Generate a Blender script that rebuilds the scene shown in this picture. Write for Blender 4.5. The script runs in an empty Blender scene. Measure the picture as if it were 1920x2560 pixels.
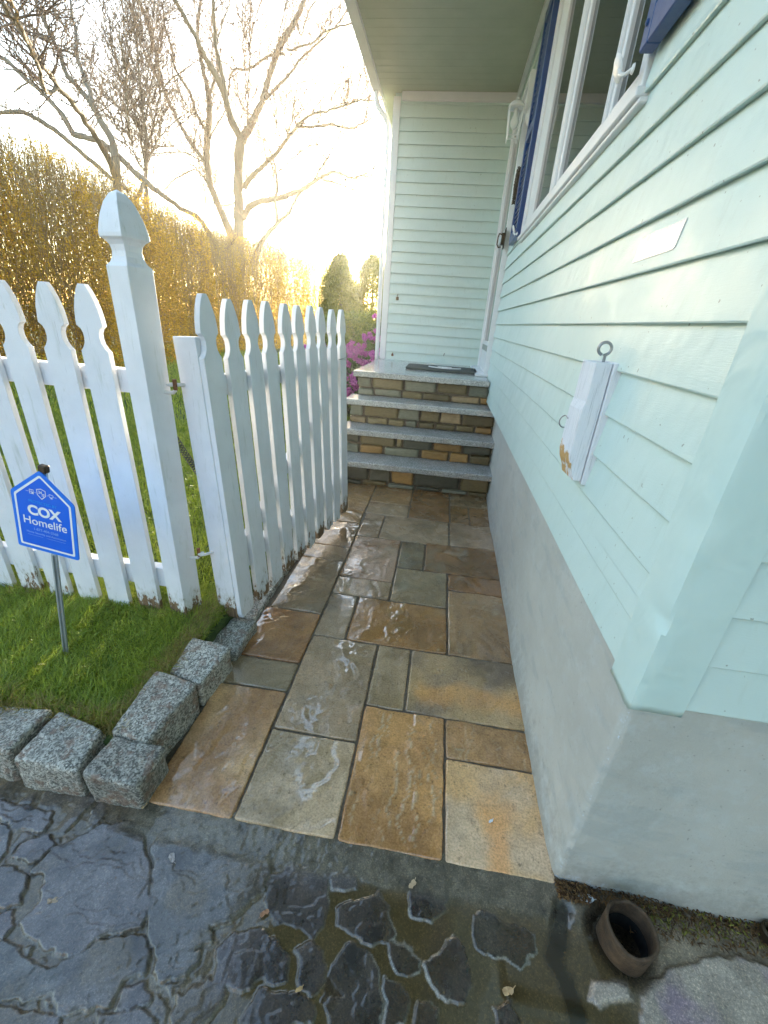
import bpy, bmesh, math, random
import numpy as np
from mathutils import Vector, Matrix
random.seed(7); RNG = np.random.default_rng(7)
S = bpy.context.scene
COL = S.collection
R = math.radians

# ---------------------------------------------------------------- camera
cam = bpy.data.cameras.new('camera'); camo = bpy.data.objects.new('camera', cam); COL.objects.link(camo)
cam.sensor_width = 36; cam.sensor_fit = 'AUTO'; cam.lens = 14.577; cam.clip_start = .02; cam.clip_end = 3000
camo.matrix_world = Matrix(((0.988155, -0.115981, 0.100485, 0), (0.139575, 0.407135, -0.902641, 0), (0.063778, 0.905974, 0.418501, 1.24), (0, 0, 0, 1)))
S.camera = camo
# ---------------------------------------------------------------- sky, sun, exposure
SUN_EL, SUN_AZ = 7.5, 12.0          # elevation, degrees left of +Y
W = bpy.data.worlds.new('World'); S.world = W; W.use_nodes = True
wn = W.node_tree; bg = wn.nodes['Background']; sky = wn.nodes.new('ShaderNodeTexSky')
sky.sky_type = 'NISHITA'; sky.sun_disc = False; sky.sun_elevation = R(SUN_EL); sky.sun_rotation = R(-SUN_AZ)
sky.altitude = 50; sky.air_density = 1.0; sky.dust_density = .8; sky.ozone_density = 1.0
wn.links.new(sky.outputs[0], bg.inputs[0]); bg.inputs[1].default_value = .15
sd = Vector((-math.sin(R(SUN_AZ)) * math.cos(R(SUN_EL)), math.cos(R(SUN_AZ)) * math.cos(R(SUN_EL)), math.sin(R(SUN_EL))))
sl = bpy.data.lights.new('sun', 'SUN'); sl.energy = 3.5; sl.angle = R(.6); sl.color = (1, .86, .62)
so = bpy.data.objects.new('sun', sl); COL.objects.link(so); so.rotation_euler = sd.to_track_quat('Z', 'Y').to_euler()
S.view_settings.view_transform = 'Standard'; S.view_settings.look = 'None'; S.view_settings.gamma = 1
S.view_settings.exposure = 3.15
S.cycles.max_bounces = 8; S.cycles.transparent_max_bounces = 12

# ---------------------------------------------------------------- helpers
def tag(o, label=None, cat=None, group=None, kind=None):
    if label: o['label'] = label
    if cat: o['category'] = cat
    if group: o['group'] = group
    if kind: o['kind'] = kind
    return o
def empty(name, loc=(0, 0, 0), rz=0, label=None, cat=None, group=None):
    o = bpy.data.objects.new(name, None); COL.objects.link(o); o.location = loc; o.rotation_euler = (0, 0, rz)
    o.empty_display_size = .05
    return tag(o, label, cat, group)
def link(name, me, mats, parent=None, smooth=False):
    if not isinstance(mats, (list, tuple)): mats = [mats]
    for m in mats: me.materials.append(m)
    if smooth: me.polygons.foreach_set('use_smooth', [True] * len(me.polygons))
    o = bpy.data.objects.new(name, me); COL.objects.link(o); o.parent = parent
    return o
def npmesh(name, V, F, mats, parent=None, smooth=False, col=None, attrs=None):
    """V (n,3) array, F (m,3|4) array or list of lists"""
    me = bpy.data.meshes.new(name)
    V = np.asarray(V, dtype=np.float64)
    if isinstance(F, np.ndarray):
        m, k = F.shape
        me.vertices.add(len(V)); me.vertices.foreach_set('co', V.ravel())
        me.loops.add(m * k); me.loops.foreach_set('vertex_index', F.ravel().astype(np.int32))
        me.polygons.add(m); me.polygons.foreach_set('loop_start', np.arange(0, m * k, k, dtype=np.int32))
        me.polygons.foreach_set('loop_total', np.full(m, k, dtype=np.int32))
        me.update(calc_edges=True)
    else:
        me.from_pydata(V.tolist(), [], F); me.update()
    if col is not None:
        a = me.color_attributes.new('Col', 'FLOAT_COLOR', 'POINT')
        c = np.ones((len(V), 4)); c[:, :3] = col; a.data.foreach_set('color', c.ravel())
    for k_, v_ in (attrs or {}).items():
        a = me.attributes.new(k_, 'FLOAT', 'POINT'); a.data.foreach_set('value', np.asarray(v_, dtype=np.float64))
    return link(name, me, mats, parent, smooth)
class MB:
    """collects shapes into one mesh"""
    def __init__(s): s.v = []; s.f = []
    def add(s, vs, fs):
        n = len(s.v); s.v += [tuple(v) for v in vs]; s.f += [[i + n for i in f] for f in fs]; return s
    def box(s, x0, x1, y0, y1, z0, z1, M=None):
        vs = [(x, y, z) for z in (z0, z1) for x, y in ((x0, y0), (x1, y0), (x1, y1), (x0, y1))]
        if M is not None: vs = [tuple(M @ Vector(v)) for v in vs]
        return s.add(vs, [[3, 2, 1, 0], [4, 5, 6, 7], [0, 1, 5, 4], [1, 2, 6, 5], [2, 3, 7, 6], [3, 0, 4, 7]])
    def tube(s, pts, rad, n=8, cap=True):
        pts = [Vector(p) for p in pts]
        if not isinstance(rad, (list, tuple)): rad = [rad] * len(pts)
        vs = []; fs = []; up = None
        for i, p in enumerate(pts):
            t = (pts[min(i + 1, len(pts) - 1)] - pts[max(i - 1, 0)]).normalized()
            if up is None: up = t.orthogonal().normalized()
            up = (up - t * up.dot(t))
            up = up.normalized() if up.length > 1e-6 else t.orthogonal().normalized()
            w = t.cross(up)
            for k in range(n):
                a = 2 * math.pi * k / n; vs.append(p + (up * math.cos(a) + w * math.sin(a)) * rad[i])
        for i in range(len(pts) - 1):
            for k in range(n):
                a = i * n + k; b = i * n + (k + 1) % n; fs.append([a, b, b + n, a + n])
        if cap: fs += [list(range(n))[::-1], [len(vs) - n + k for k in range(n)]]
        return s.add(vs, fs)
    def lathe(s, prof, c=(0, 0, 0), n=20, M=None):
        vs = []; fs = []
        for r, z in prof:
            for k in range(n):
                a = 2 * math.pi * k / n; v = Vector((r * math.cos(a), r * math.sin(a), z)); v = (M @ v) if M is not None else v
                vs.append(v + Vector(c))
        for i in range(len(prof) - 1):
            for k in range(n):
                a = i * n + k; b = i * n + (k + 1) % n; fs.append([a, b, b + n, a + n])
        fs += [list(range(n))[::-1], [len(vs) - n + k for k in range(n)]]
        return s.add(vs, fs)
    def prism(s, poly, d0, d1, axis='y', M=None):
        n = len(poly); P = []
        for d in (d0, d1):
            for a, b in poly: P.append({'y': (a, d, b), 'x': (d, a, b), 'z': (a, b, d)}[axis])
        if M is not None: P = [tuple(M @ Vector(p)) for p in P]
        return s.add(P, [list(range(n))[::-1], list(range(n, 2 * n))] + [[i, (i + 1) % n, (i + 1) % n + n, i + n] for i in range(n)])
    def build(s, name, mats, parent=None, smooth=False, bevel=0, seg=1, angle=None):
        me = bpy.data.meshes.new(name); me.from_pydata([tuple(v) for v in s.v], [], s.f); me.update()
        bm = bmesh.new(); bm.from_mesh(me)
        bmesh.ops.recalc_face_normals(bm, faces=bm.faces)
        if bevel:
            ed = [e for e in bm.edges if len(e.link_faces) == 2 and e.calc_face_angle(0) > .5]
            bmesh.ops.bevel(bm, geom=ed, offset=bevel, segments=seg, affect='EDGES', profile=.6, clamp_overlap=True)
        bm.to_mesh(me); bm.free()
        o = link(name, me, mats, parent, smooth)
        if smooth:
            try: me.set_sharp_from_angle(angle=R(angle or 40))
            except Exception: pass
        return o
def copy_tree(o, parent=None):
    c = o.copy(); COL.objects.link(c); c.parent = parent
    for ch in list(o.children): copy_tree(ch, c)
    return c
# vectorised value noise
def _h(i, j, k, s):
    n = (i * 374761393 + j * 668265263 + k * 2147483647 + s * 1274126177) & 0xffffffff
    n = ((n ^ (n >> 13)) * 1274126177) & 0xffffffff
    n = ((n ^ (n >> 15)) * 2246822519) & 0xffffffff
    return ((n ^ (n >> 16)) & 0xffffff) / float(0xffffff)
def vn(x, y, z=0., s=0):
    x, y, z = np.broadcast_arrays(np.asarray(x, float), np.asarray(y, float), np.asarray(z, float))
    i, j, k = [np.floor(a).astype(np.int64) for a in (x, y, z)]
    u, v, w = x - i, y - j, z - k
    u, v, w = [a * a * (3 - 2 * a) for a in (u, v, w)]
    g = lambda a, b, c: _h(i + a, j + b, k + c, s)
    l = lambda a, b, t: a + (b - a) * t
    return l(l(l(g(0, 0, 0), g(1, 0, 0), u), l(g(0, 1, 0), g(1, 1, 0), u), v), l(l(g(0, 0, 1), g(1, 0, 1), u), l(g(0, 1, 1), g(1, 1, 1), u), v), w) * 2 - 1
def fbm(x, y, z=0., s=0, o=4):
    t = 0; a = 1; n = 0
    for q in range(o):
        f = 2.03 ** q; t = t + a * vn(np.asarray(x) * f + 3.7 * q, np.asarray(y) * f, np.asarray(z) * f, s + q); n += a; a *= .5
    return t / n
def sm(a, b, x): t = np.clip((x - a) / (b - a), 0, 1); return t * t * (3 - 2 * t)
def rockblock(c, size, rz=0, seed=0, rnd=.012, amp=.004, freq=30, n=(8, 8, 8), jit=0., faces=None):
    """rounded, roughened block; returns V,F arrays"""
    c = np.array(c); hs = np.array(size) / 2; V = []; F = []
    for ax in range(3):
        for sg in (-1, 1):
            a, b = [q for q in range(3) if q != ax]; na, nb = n[a], n[b]
            uu, vv = np.meshgrid(np.linspace(-1, 1, na + 1), np.linspace(-1, 1, nb + 1), indexing='ij')
            P = np.zeros((na + 1, nb + 1, 3)); P[..., a] = uu; P[..., b] = vv; P[..., ax] = sg
            base = sum(len(q) for q in V); V.append(P.reshape(-1, 3)); idx = np.arange((na + 1) * (nb + 1)).reshape(na + 1, nb + 1) + base
            q = np.stack([idx[:-1, :-1], idx[1:, :-1], idx[1:, 1:], idx[:-1, 1:]], -1).reshape(-1, 4)
            flip = (sg > 0) != (ax == 1)
            F.append(q if flip else q[:, ::-1])
    P = np.concatenate(V) * hs; F = np.concatenate(F)
    rr = min(rnd, hs.min() * .9); inner = np.clip(P, -(hs - rr), hs - rr); d = P - inner; L = np.linalg.norm(d, axis=1, keepdims=True); L[L == 0] = 1
    nrm = d / L; P = inner + nrm * rr
    if jit:
        rs = np.random.default_rng(seed); J = rs.uniform(-jit, jit, (8, 3)); t = (P / hs + 1) / 2
        for q in range(8):
            bx, by, bz = q & 1, (q >> 1) & 1, q >> 2
            w = (t[:, 0] if bx else 1 - t[:, 0]) * (t[:, 1] if by else 1 - t[:, 1]) * (t[:, 2] if bz else 1 - t[:, 2]); P = P + w[:, None] * J[q]
    dn = fbm(P[:, 0] * freq + seed * 7, P[:, 1] * freq, P[:, 2] * freq, seed, 4)
    if faces is not None: dn = dn * faces(P, nrm)
    P = P + nrm * (dn * amp)[:, None]
    ca, sa = math.cos(rz), math.sin(rz)
    X = P[:, 0] * ca - P[:, 1] * sa; Y = P[:, 0] * sa + P[:, 1] * ca
    P = np.stack([X, Y, P[:, 2]], 1) + c
    # weld
    key = np.round(P, 5); u, first, inv = np.unique(key, axis=0, return_index=True, return_inverse=True)
    return P[first], inv.reshape(-1)[F]
def srgb(r, g, b, k=1.):
    f = lambda c: (c / 12.92 if c <= .04045 else ((c + .055) / 1.055) ** 2.4)
    return tuple(f(c / 255) * k for c in (r, g, b))

# ---------------------------------------------------------------- materials
def newmat(name):
    m = bpy.data.materials.new(name); m.use_nodes = True; nt = m.node_tree
    return m, nt, nt.nodes['Principled BSDF']
def N(nt, typ, **kw):
    n = nt.nodes.new(typ)
    for k, v in kw.items():
        if k.startswith('_'): setattr(n, k[1:], v)
        else: n.inputs[k.replace('__', ' ')].default_value = v
    return n
def coords(nt, kind='pos', scale=(1, 1, 1)):
    if kind == 'pos': src = nt.nodes.new('ShaderNodeNewGeometry').outputs['Position']
    else: src = nt.nodes.new('ShaderNodeTexCoord').outputs['Object']
    mp = nt.nodes.new('ShaderNodeMapping'); mp.inputs['Scale'].default_value = scale; nt.links.new(src, mp.inputs[0]); return mp.outputs[0]
def noise(nt, co, scale=5, detail=6, rough=.6, dist=0):
    n = nt.nodes.new('ShaderNodeTexNoise'); n.inputs['Scale'].default_value = scale; n.inputs['Detail'].default_value = detail
    n.inputs['Roughness'].default_value = rough; n.inputs['Distortion'].default_value = dist; nt.links.new(co, n.inputs['Vector']); return n.outputs['Fac']
def ramp(nt, fac, stops):
    r = nt.nodes.new('ShaderNodeValToRGB'); e = r.color_ramp.elements
    while len(e) < len(stops): e.new(.5)
    for k, (p, c) in enumerate(stops):
        e[k].position = p; e[k].color = (c, c, c, 1) if isinstance(c, (int, float)) else (*c, 1)
    nt.links.new(fac, r.inputs[0]); return r.outputs[0]
def mix(nt, fac, a, b, mode='MIX'):
    m = nt.nodes.new('ShaderNodeMix'); m.data_type = 'RGBA'; m.blend_type = mode
    for s, v in ((0, fac), (6, a), (7, b)):
        if hasattr(v, 'is_linked') or isinstance(v, bpy.types.NodeSocket): nt.links.new(v, m.inputs[s])
        elif isinstance(v, (int, float)): m.inputs[s].default_value = v if s == 0 else (v, v, v, 1)
        else: m.inputs[s].default_value = (*v, 1)
    return m.outputs[2]
def math_(nt, op, a, b=0., c=None):
    m = nt.nodes.new('ShaderNodeMath'); m.operation = op
    for s, v in enumerate((a, b) if c is None else (a, b, c)):
        if isinstance(v, bpy.types.NodeSocket): nt.links.new(v, m.inputs[s])
        else: m.inputs[s].default_value = v
    return m.outputs[0]
def bump(nt, p, h, strength=.5, dist=.01):
    b = nt.nodes.new('ShaderNodeBump'); b.inputs['Strength'].default_value = strength; b.inputs['Distance'].default_value = dist
    nt.links.new(h, b.inputs['Height']); nt.links.new(b.outputs[0], p.inputs['Normal']); return b
def attr(nt, name, out='Fac'):
    a = nt.nodes.new('ShaderNodeAttribute'); a.attribute_name = name; return a.outputs[out]
def simple(name, cols, scale=6, rough=(.4, .6), bs=60, bd=.001, bst=.4, metallic=0, cs=(1, 1, 1), kind='pos', coat=0, spec=.5, detail=6):
    """two-tone noisy surface with fine bump"""
    m, nt, p = newmat(name); co = coords(nt, kind, cs)
    f = noise(nt, co, scale, detail); a, b = cols
    nt.links.new(ramp(nt, f, [(.3, a), (.7, b)]), p.inputs['Base Color'])
    nt.links.new(ramp(nt, noise(nt, co, scale * 3.1, 4), [(.3, rough[0]), (.7, rough[1])]), p.inputs['Roughness'])
    p.inputs['Metallic'].default_value = metallic; p.inputs['Specular IOR Level'].default_value = spec
    if coat: p.inputs['Coat Weight'].default_value = coat; p.inputs['Coat Roughness'].default_value = .08
    if bs: bump(nt, p, noise(nt, co, bs, 5), bst, bd)
    return m

def m_siding():
    m, nt, p = newmat('mint_vinyl_siding'); co = coords(nt)
    f = noise(nt, co, 2.2, 5); g = noise(nt, coords(nt, 'pos', (4, 4, 40)), 12, 4)
    c = ramp(nt, f, [(.3, (.575, .705, .665)), (.7, (.63, .75, .71))])
    d = ramp(nt, noise(nt, co, 9, 8, .75), [(.56, 0.), (.78, .35)])
    c = mix(nt, d, c, (.52, .64, .55))
    nt.links.new(c, p.inputs['Base Color']); nt.links.new(ramp(nt, noise(nt, co, 5, 3), [(.3, .34), (.7, .5)]), p.inputs['Roughness'])
    sp = ramp(nt, noise(nt, co, 85, 2, .4), [(.745, 0.), (.765, .6)]); c = mix(nt, sp, c, (.16, .17, .12)); dr = ramp(nt, noise(nt, coords(nt, 'pos', (1, 1, .18)), 30, 6, .7), [(.56, 0.), (.72, .22)]); c = mix(nt, dr, c, (.40, .47, .40)); nt.links.new(c, p.inputs['Base Color'])
    h = math_(nt, 'ADD', noise(nt, co, 7, 2), math_(nt, 'MULTIPLY', g, .06))
    h = math_(nt, 'ADD', h, math_(nt, 'MULTIPLY', noise(nt, co, 260, 2), .012)); bump(nt, p, h, .5, .012); return m
def m_trim():
    m, nt, p = newmat('mint_metal_trim'); co = coords(nt)
    nt.links.new(ramp(nt, noise(nt, co, 3, 5), [(.3, (.56, .71, .67)), (.7, (.62, .75, .71))]), p.inputs['Base Color']); p.inputs['Roughness'].default_value = .38
    h = math_(nt, 'ADD', noise(nt, co, 14, 2, .5, .4), math_(nt, 'MULTIPLY', noise(nt, co, 200, 2), .02)); bump(nt, p, h, .6, .008); return m
def m_paint(name='white_painted_wood', wear=True, top=.26, base=(.80, .80, .83)):
    m, nt, p = newmat(name); co = coords(nt); st = coords(nt, 'pos', (1, 1, .12))
    c = ramp(nt, noise(nt, co, 8, 6), [(.3, tuple(v * .9 for v in base)), (.65, base)])
    # faint green-grey weathering
    c = mix(nt, ramp(nt, noise(nt, st, 38, 6, .7), [(.57, 0.), (.72, .55)]), c, (.46, .49, .42))
    if wear:
        sep = nt.nodes.new('ShaderNodeSeparateXYZ'); nt.links.new(nt.nodes.new('ShaderNodeNewGeometry').outputs['Position'], sep.inputs[0])
        low = math_(nt, 'SUBTRACT', 1, math_(nt, 'DIVIDE', math_(nt, 'SUBTRACT', sep.outputs[2], .06), top - .06))
        oi = nt.nodes.new('ShaderNodeObjectInfo'); low = math_(nt, 'MULTIPLY', math_(nt, 'MAXIMUM', low, 0), math_(nt, 'ADD', math_(nt, 'MULTIPLY', oi.outputs['Random'], .30), .14))
        q = math_(nt, 'ADD', noise(nt, coords(nt, 'pos', (1, 1, .45)), 34, 7, .72), low)
        pk = ramp(nt, q, [(.745, 0.), (.757, 1.)])
        wood = ramp(nt, noise(nt, coords(nt, 'pos', (1, 1, .08)), 160, 5), [(.3, (.10, .055, .03)), (.7, (.30, .19, .10))])
        c = mix(nt, ramp(nt, q, [(.62, 0.), (.75, .6)]), c, (.46, .45, .38)); c = mix(nt, pk, c, wood)
        crack = ramp(nt, noise(nt, coords(nt, 'pos', (1, 1, .03)), 190, 3, .6), [(.28, 1.), (.32, 0.)]); c = mix(nt, math_(nt, 'MULTIPLY', crack, .5), c, (.35, .34, .33))
        nt.links.new(ramp(nt, pk, [(0, .45), (1, .85)]), p.inputs['Roughness'])
        h = math_(nt, 'SUBTRACT', math_(nt, 'MULTIPLY', noise(nt, coords(nt, 'pos', (1, 1, .15)), 120, 6, .7), .5), pk)
        h = math_(nt, 'SUBTRACT', h, math_(nt, 'MULTIPLY', crack, .3)); bump(nt, p, h, .5, .0018)
    else:
        p.inputs['Roughness'].default_value = .42; bump(nt, p, noise(nt, co, 90, 4), .3, .0008)
    nt.links.new(c, p.inputs['Base Color']); return m
def m_granite(name, lo, hi, rough=(.35, .6), fine=1., stain=0., bd=.004, bst=.6):
    m, nt, p = newmat(name); co = coords(nt)
    v = nt.nodes.new('ShaderNodeTexVoronoi'); v.inputs['Scale'].default_value = 330 * fine; nt.links.new(co, v.inputs['Vector'])
    f = math_(nt, 'ADD', math_(nt, 'MULTIPLY', v.outputs['Color'], .55), math_(nt, 'MULTIPLY', noise(nt, co, 120 * fine, 5, .7), .5))
    c = ramp(nt, f, [(.25, tuple(q * .35 for q in lo)), (.42, lo), (.62, hi), (.82, tuple(min(1, q * 1.5) for q in hi))])
    c = mix(nt, ramp(nt, noise(nt, co, 7, 5), [(.35, .0), (.7, .35)]), c, tuple(q * .6 for q in lo))
    oi = nt.nodes.new('ShaderNodeObjectInfo'); c = mix(nt, 1., c, ramp(nt, oi.outputs['Random'], [(0, .72), (1, 1.12)]), 'MULTIPLY')
    if stain:
        sn = ramp(nt, noise(nt, co, 26, 5, .65), [(.54, 0.), (.60, stain)]); c = mix(nt, sn, c, (.20, .11, .07))
    nt.links.new(c, p.inputs['Base Color']); nt.links.new(ramp(nt, noise(nt, co, 24, 4), [(.35, rough[0]), (.65, rough[1])]), p.inputs['Roughness'])
    h = math_(nt, 'ADD', noise(nt, co, 70, 6, .7), math_(nt, 'MULTIPLY', noise(nt, co, 320, 3), .3)); bump(nt, p, h, bst, bd); return m
def m_leaf(name, a, b, transl=.5, rough=.5, scale=1.2):
    m, nt, p = newmat(name); co = coords(nt)
    f = math_(nt, 'ADD', math_(nt, 'MULTIPLY', attr(nt, 'rnd'), .6), math_(nt, 'MULTIPLY', noise(nt, co, scale, 3), .5))
    c = ramp(nt, f, [(.25, a), (.75, b)]); nt.links.new(c, p.inputs['Base Color']); p.inputs['Roughness'].default_value = rough
    t = nt.nodes.new('ShaderNodeBsdfTranslucent'); nt.links.new(mix(nt, 1., c, (1.0, .95, .6), 'MULTIPLY'), t.inputs[0])
    ms = nt.nodes.new('ShaderNodeMixShader'); ms.inputs[0].default_value = transl
    nt.links.new(p.outputs[0], ms.inputs[1]); nt.links.new(t.outputs[0], ms.inputs[2]); nt.links.new(ms.outputs[0], nt.nodes['Material Output'].inputs[0]); return m

MAT = {}
MAT['siding'] = m_siding(); MAT['trim'] = m_trim()
MAT['paint'] = m_paint(); MAT['paint_plain'] = m_paint('white_smooth_paint', False, base=(.80, .80, .80))
MAT['vinyl'] = simple('white_vinyl', ((.74, .74, .76), (.82, .82, .83)), 4, (.3, .4), 120, .0005)
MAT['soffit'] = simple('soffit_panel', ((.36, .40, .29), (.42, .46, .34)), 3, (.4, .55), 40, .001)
MAT['navy'] = simple('navy_shutter_paint', ((.008, .045, .17), (.014, .065, .23)), 5, (.3, .42), 90, .0006)
MAT['granite'] = m_granite('grey_granite', (.30, .30, .285), (.66, .65, .63), (.07, .2), 1., 0, .0012, .3)
MAT['granite_rock'] = m_granite('split_granite', (.26, .26, .235), (.62, .60, .56), (.3, .55), 1., 0, .005, .7)
MAT['curb'] = m_granite('curb_granite', (.20, .185, .155), (.56, .53, .46), (.4, .65), .7, .6, .005, .8)
MAT['black_rubber'] = simple('dark_coir_mat', ((.030, .038, .035), (.055, .065, .06)), 60, (.8, .95), 500, .003, .8)
MAT['bronze'] = simple('dark_bronze', ((.05, .035, .02), (.10, .07, .045)), 40, (.35, .5), 100, .0005, metallic=.7)
MAT['steel'] = simple('galvanised_steel', ((.30, .31, .31), (.42, .43, .43)), 60, (.3, .5), 200, .0005, metallic=.8)
MAT['rust'] = simple('rusty_steel', ((.10, .035, .015), (.30, .13, .05)), 120, (.6, .85), 300, .001, metallic=.2)
MAT['spring'] = simple('dark_spring_steel', ((.03, .03, .028), (.09, .085, .075)), 90, (.35, .6), 200, .0005, metallic=.6)
MAT['barewood'] = simple('bare_pine_wood', ((.42, .25, .10), (.60, .38, .17)), 25, (.6, .8), 150, .001, cs=(1, 1, .12))
MAT['dark'] = simple('dark_void', ((.008, .008, .008), (.015, .014, .012)), 10, (.9, 1), 0)
def m_glass(name, col=(.015, .02, .018), ior=1.75):
    m, nt, p = newmat(name); co = coords(nt); p.inputs['Base Color'].default_value = (*col, 1); p.inputs['Roughness'].default_value = .025; p.inputs['IOR'].default_value = ior
    bump(nt, p, noise(nt, co, 1.6, 1), .12, .01); return m
MAT['glass'] = m_glass('window_glass')
m, nt, p = newmat('clear_glass'); p.inputs['Transmission Weight'].default_value = 1; p.inputs['Roughness'].default_value = .03; p.inputs['IOR'].default_value = 1.3; MAT['clear'] = m
m, nt, p = newmat('bulb_glass'); p.inputs['Base Color'].default_value = (.8, .8, .74, 1); p.inputs['Roughness'].default_value = .25; MAT['bulb'] = m

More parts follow.
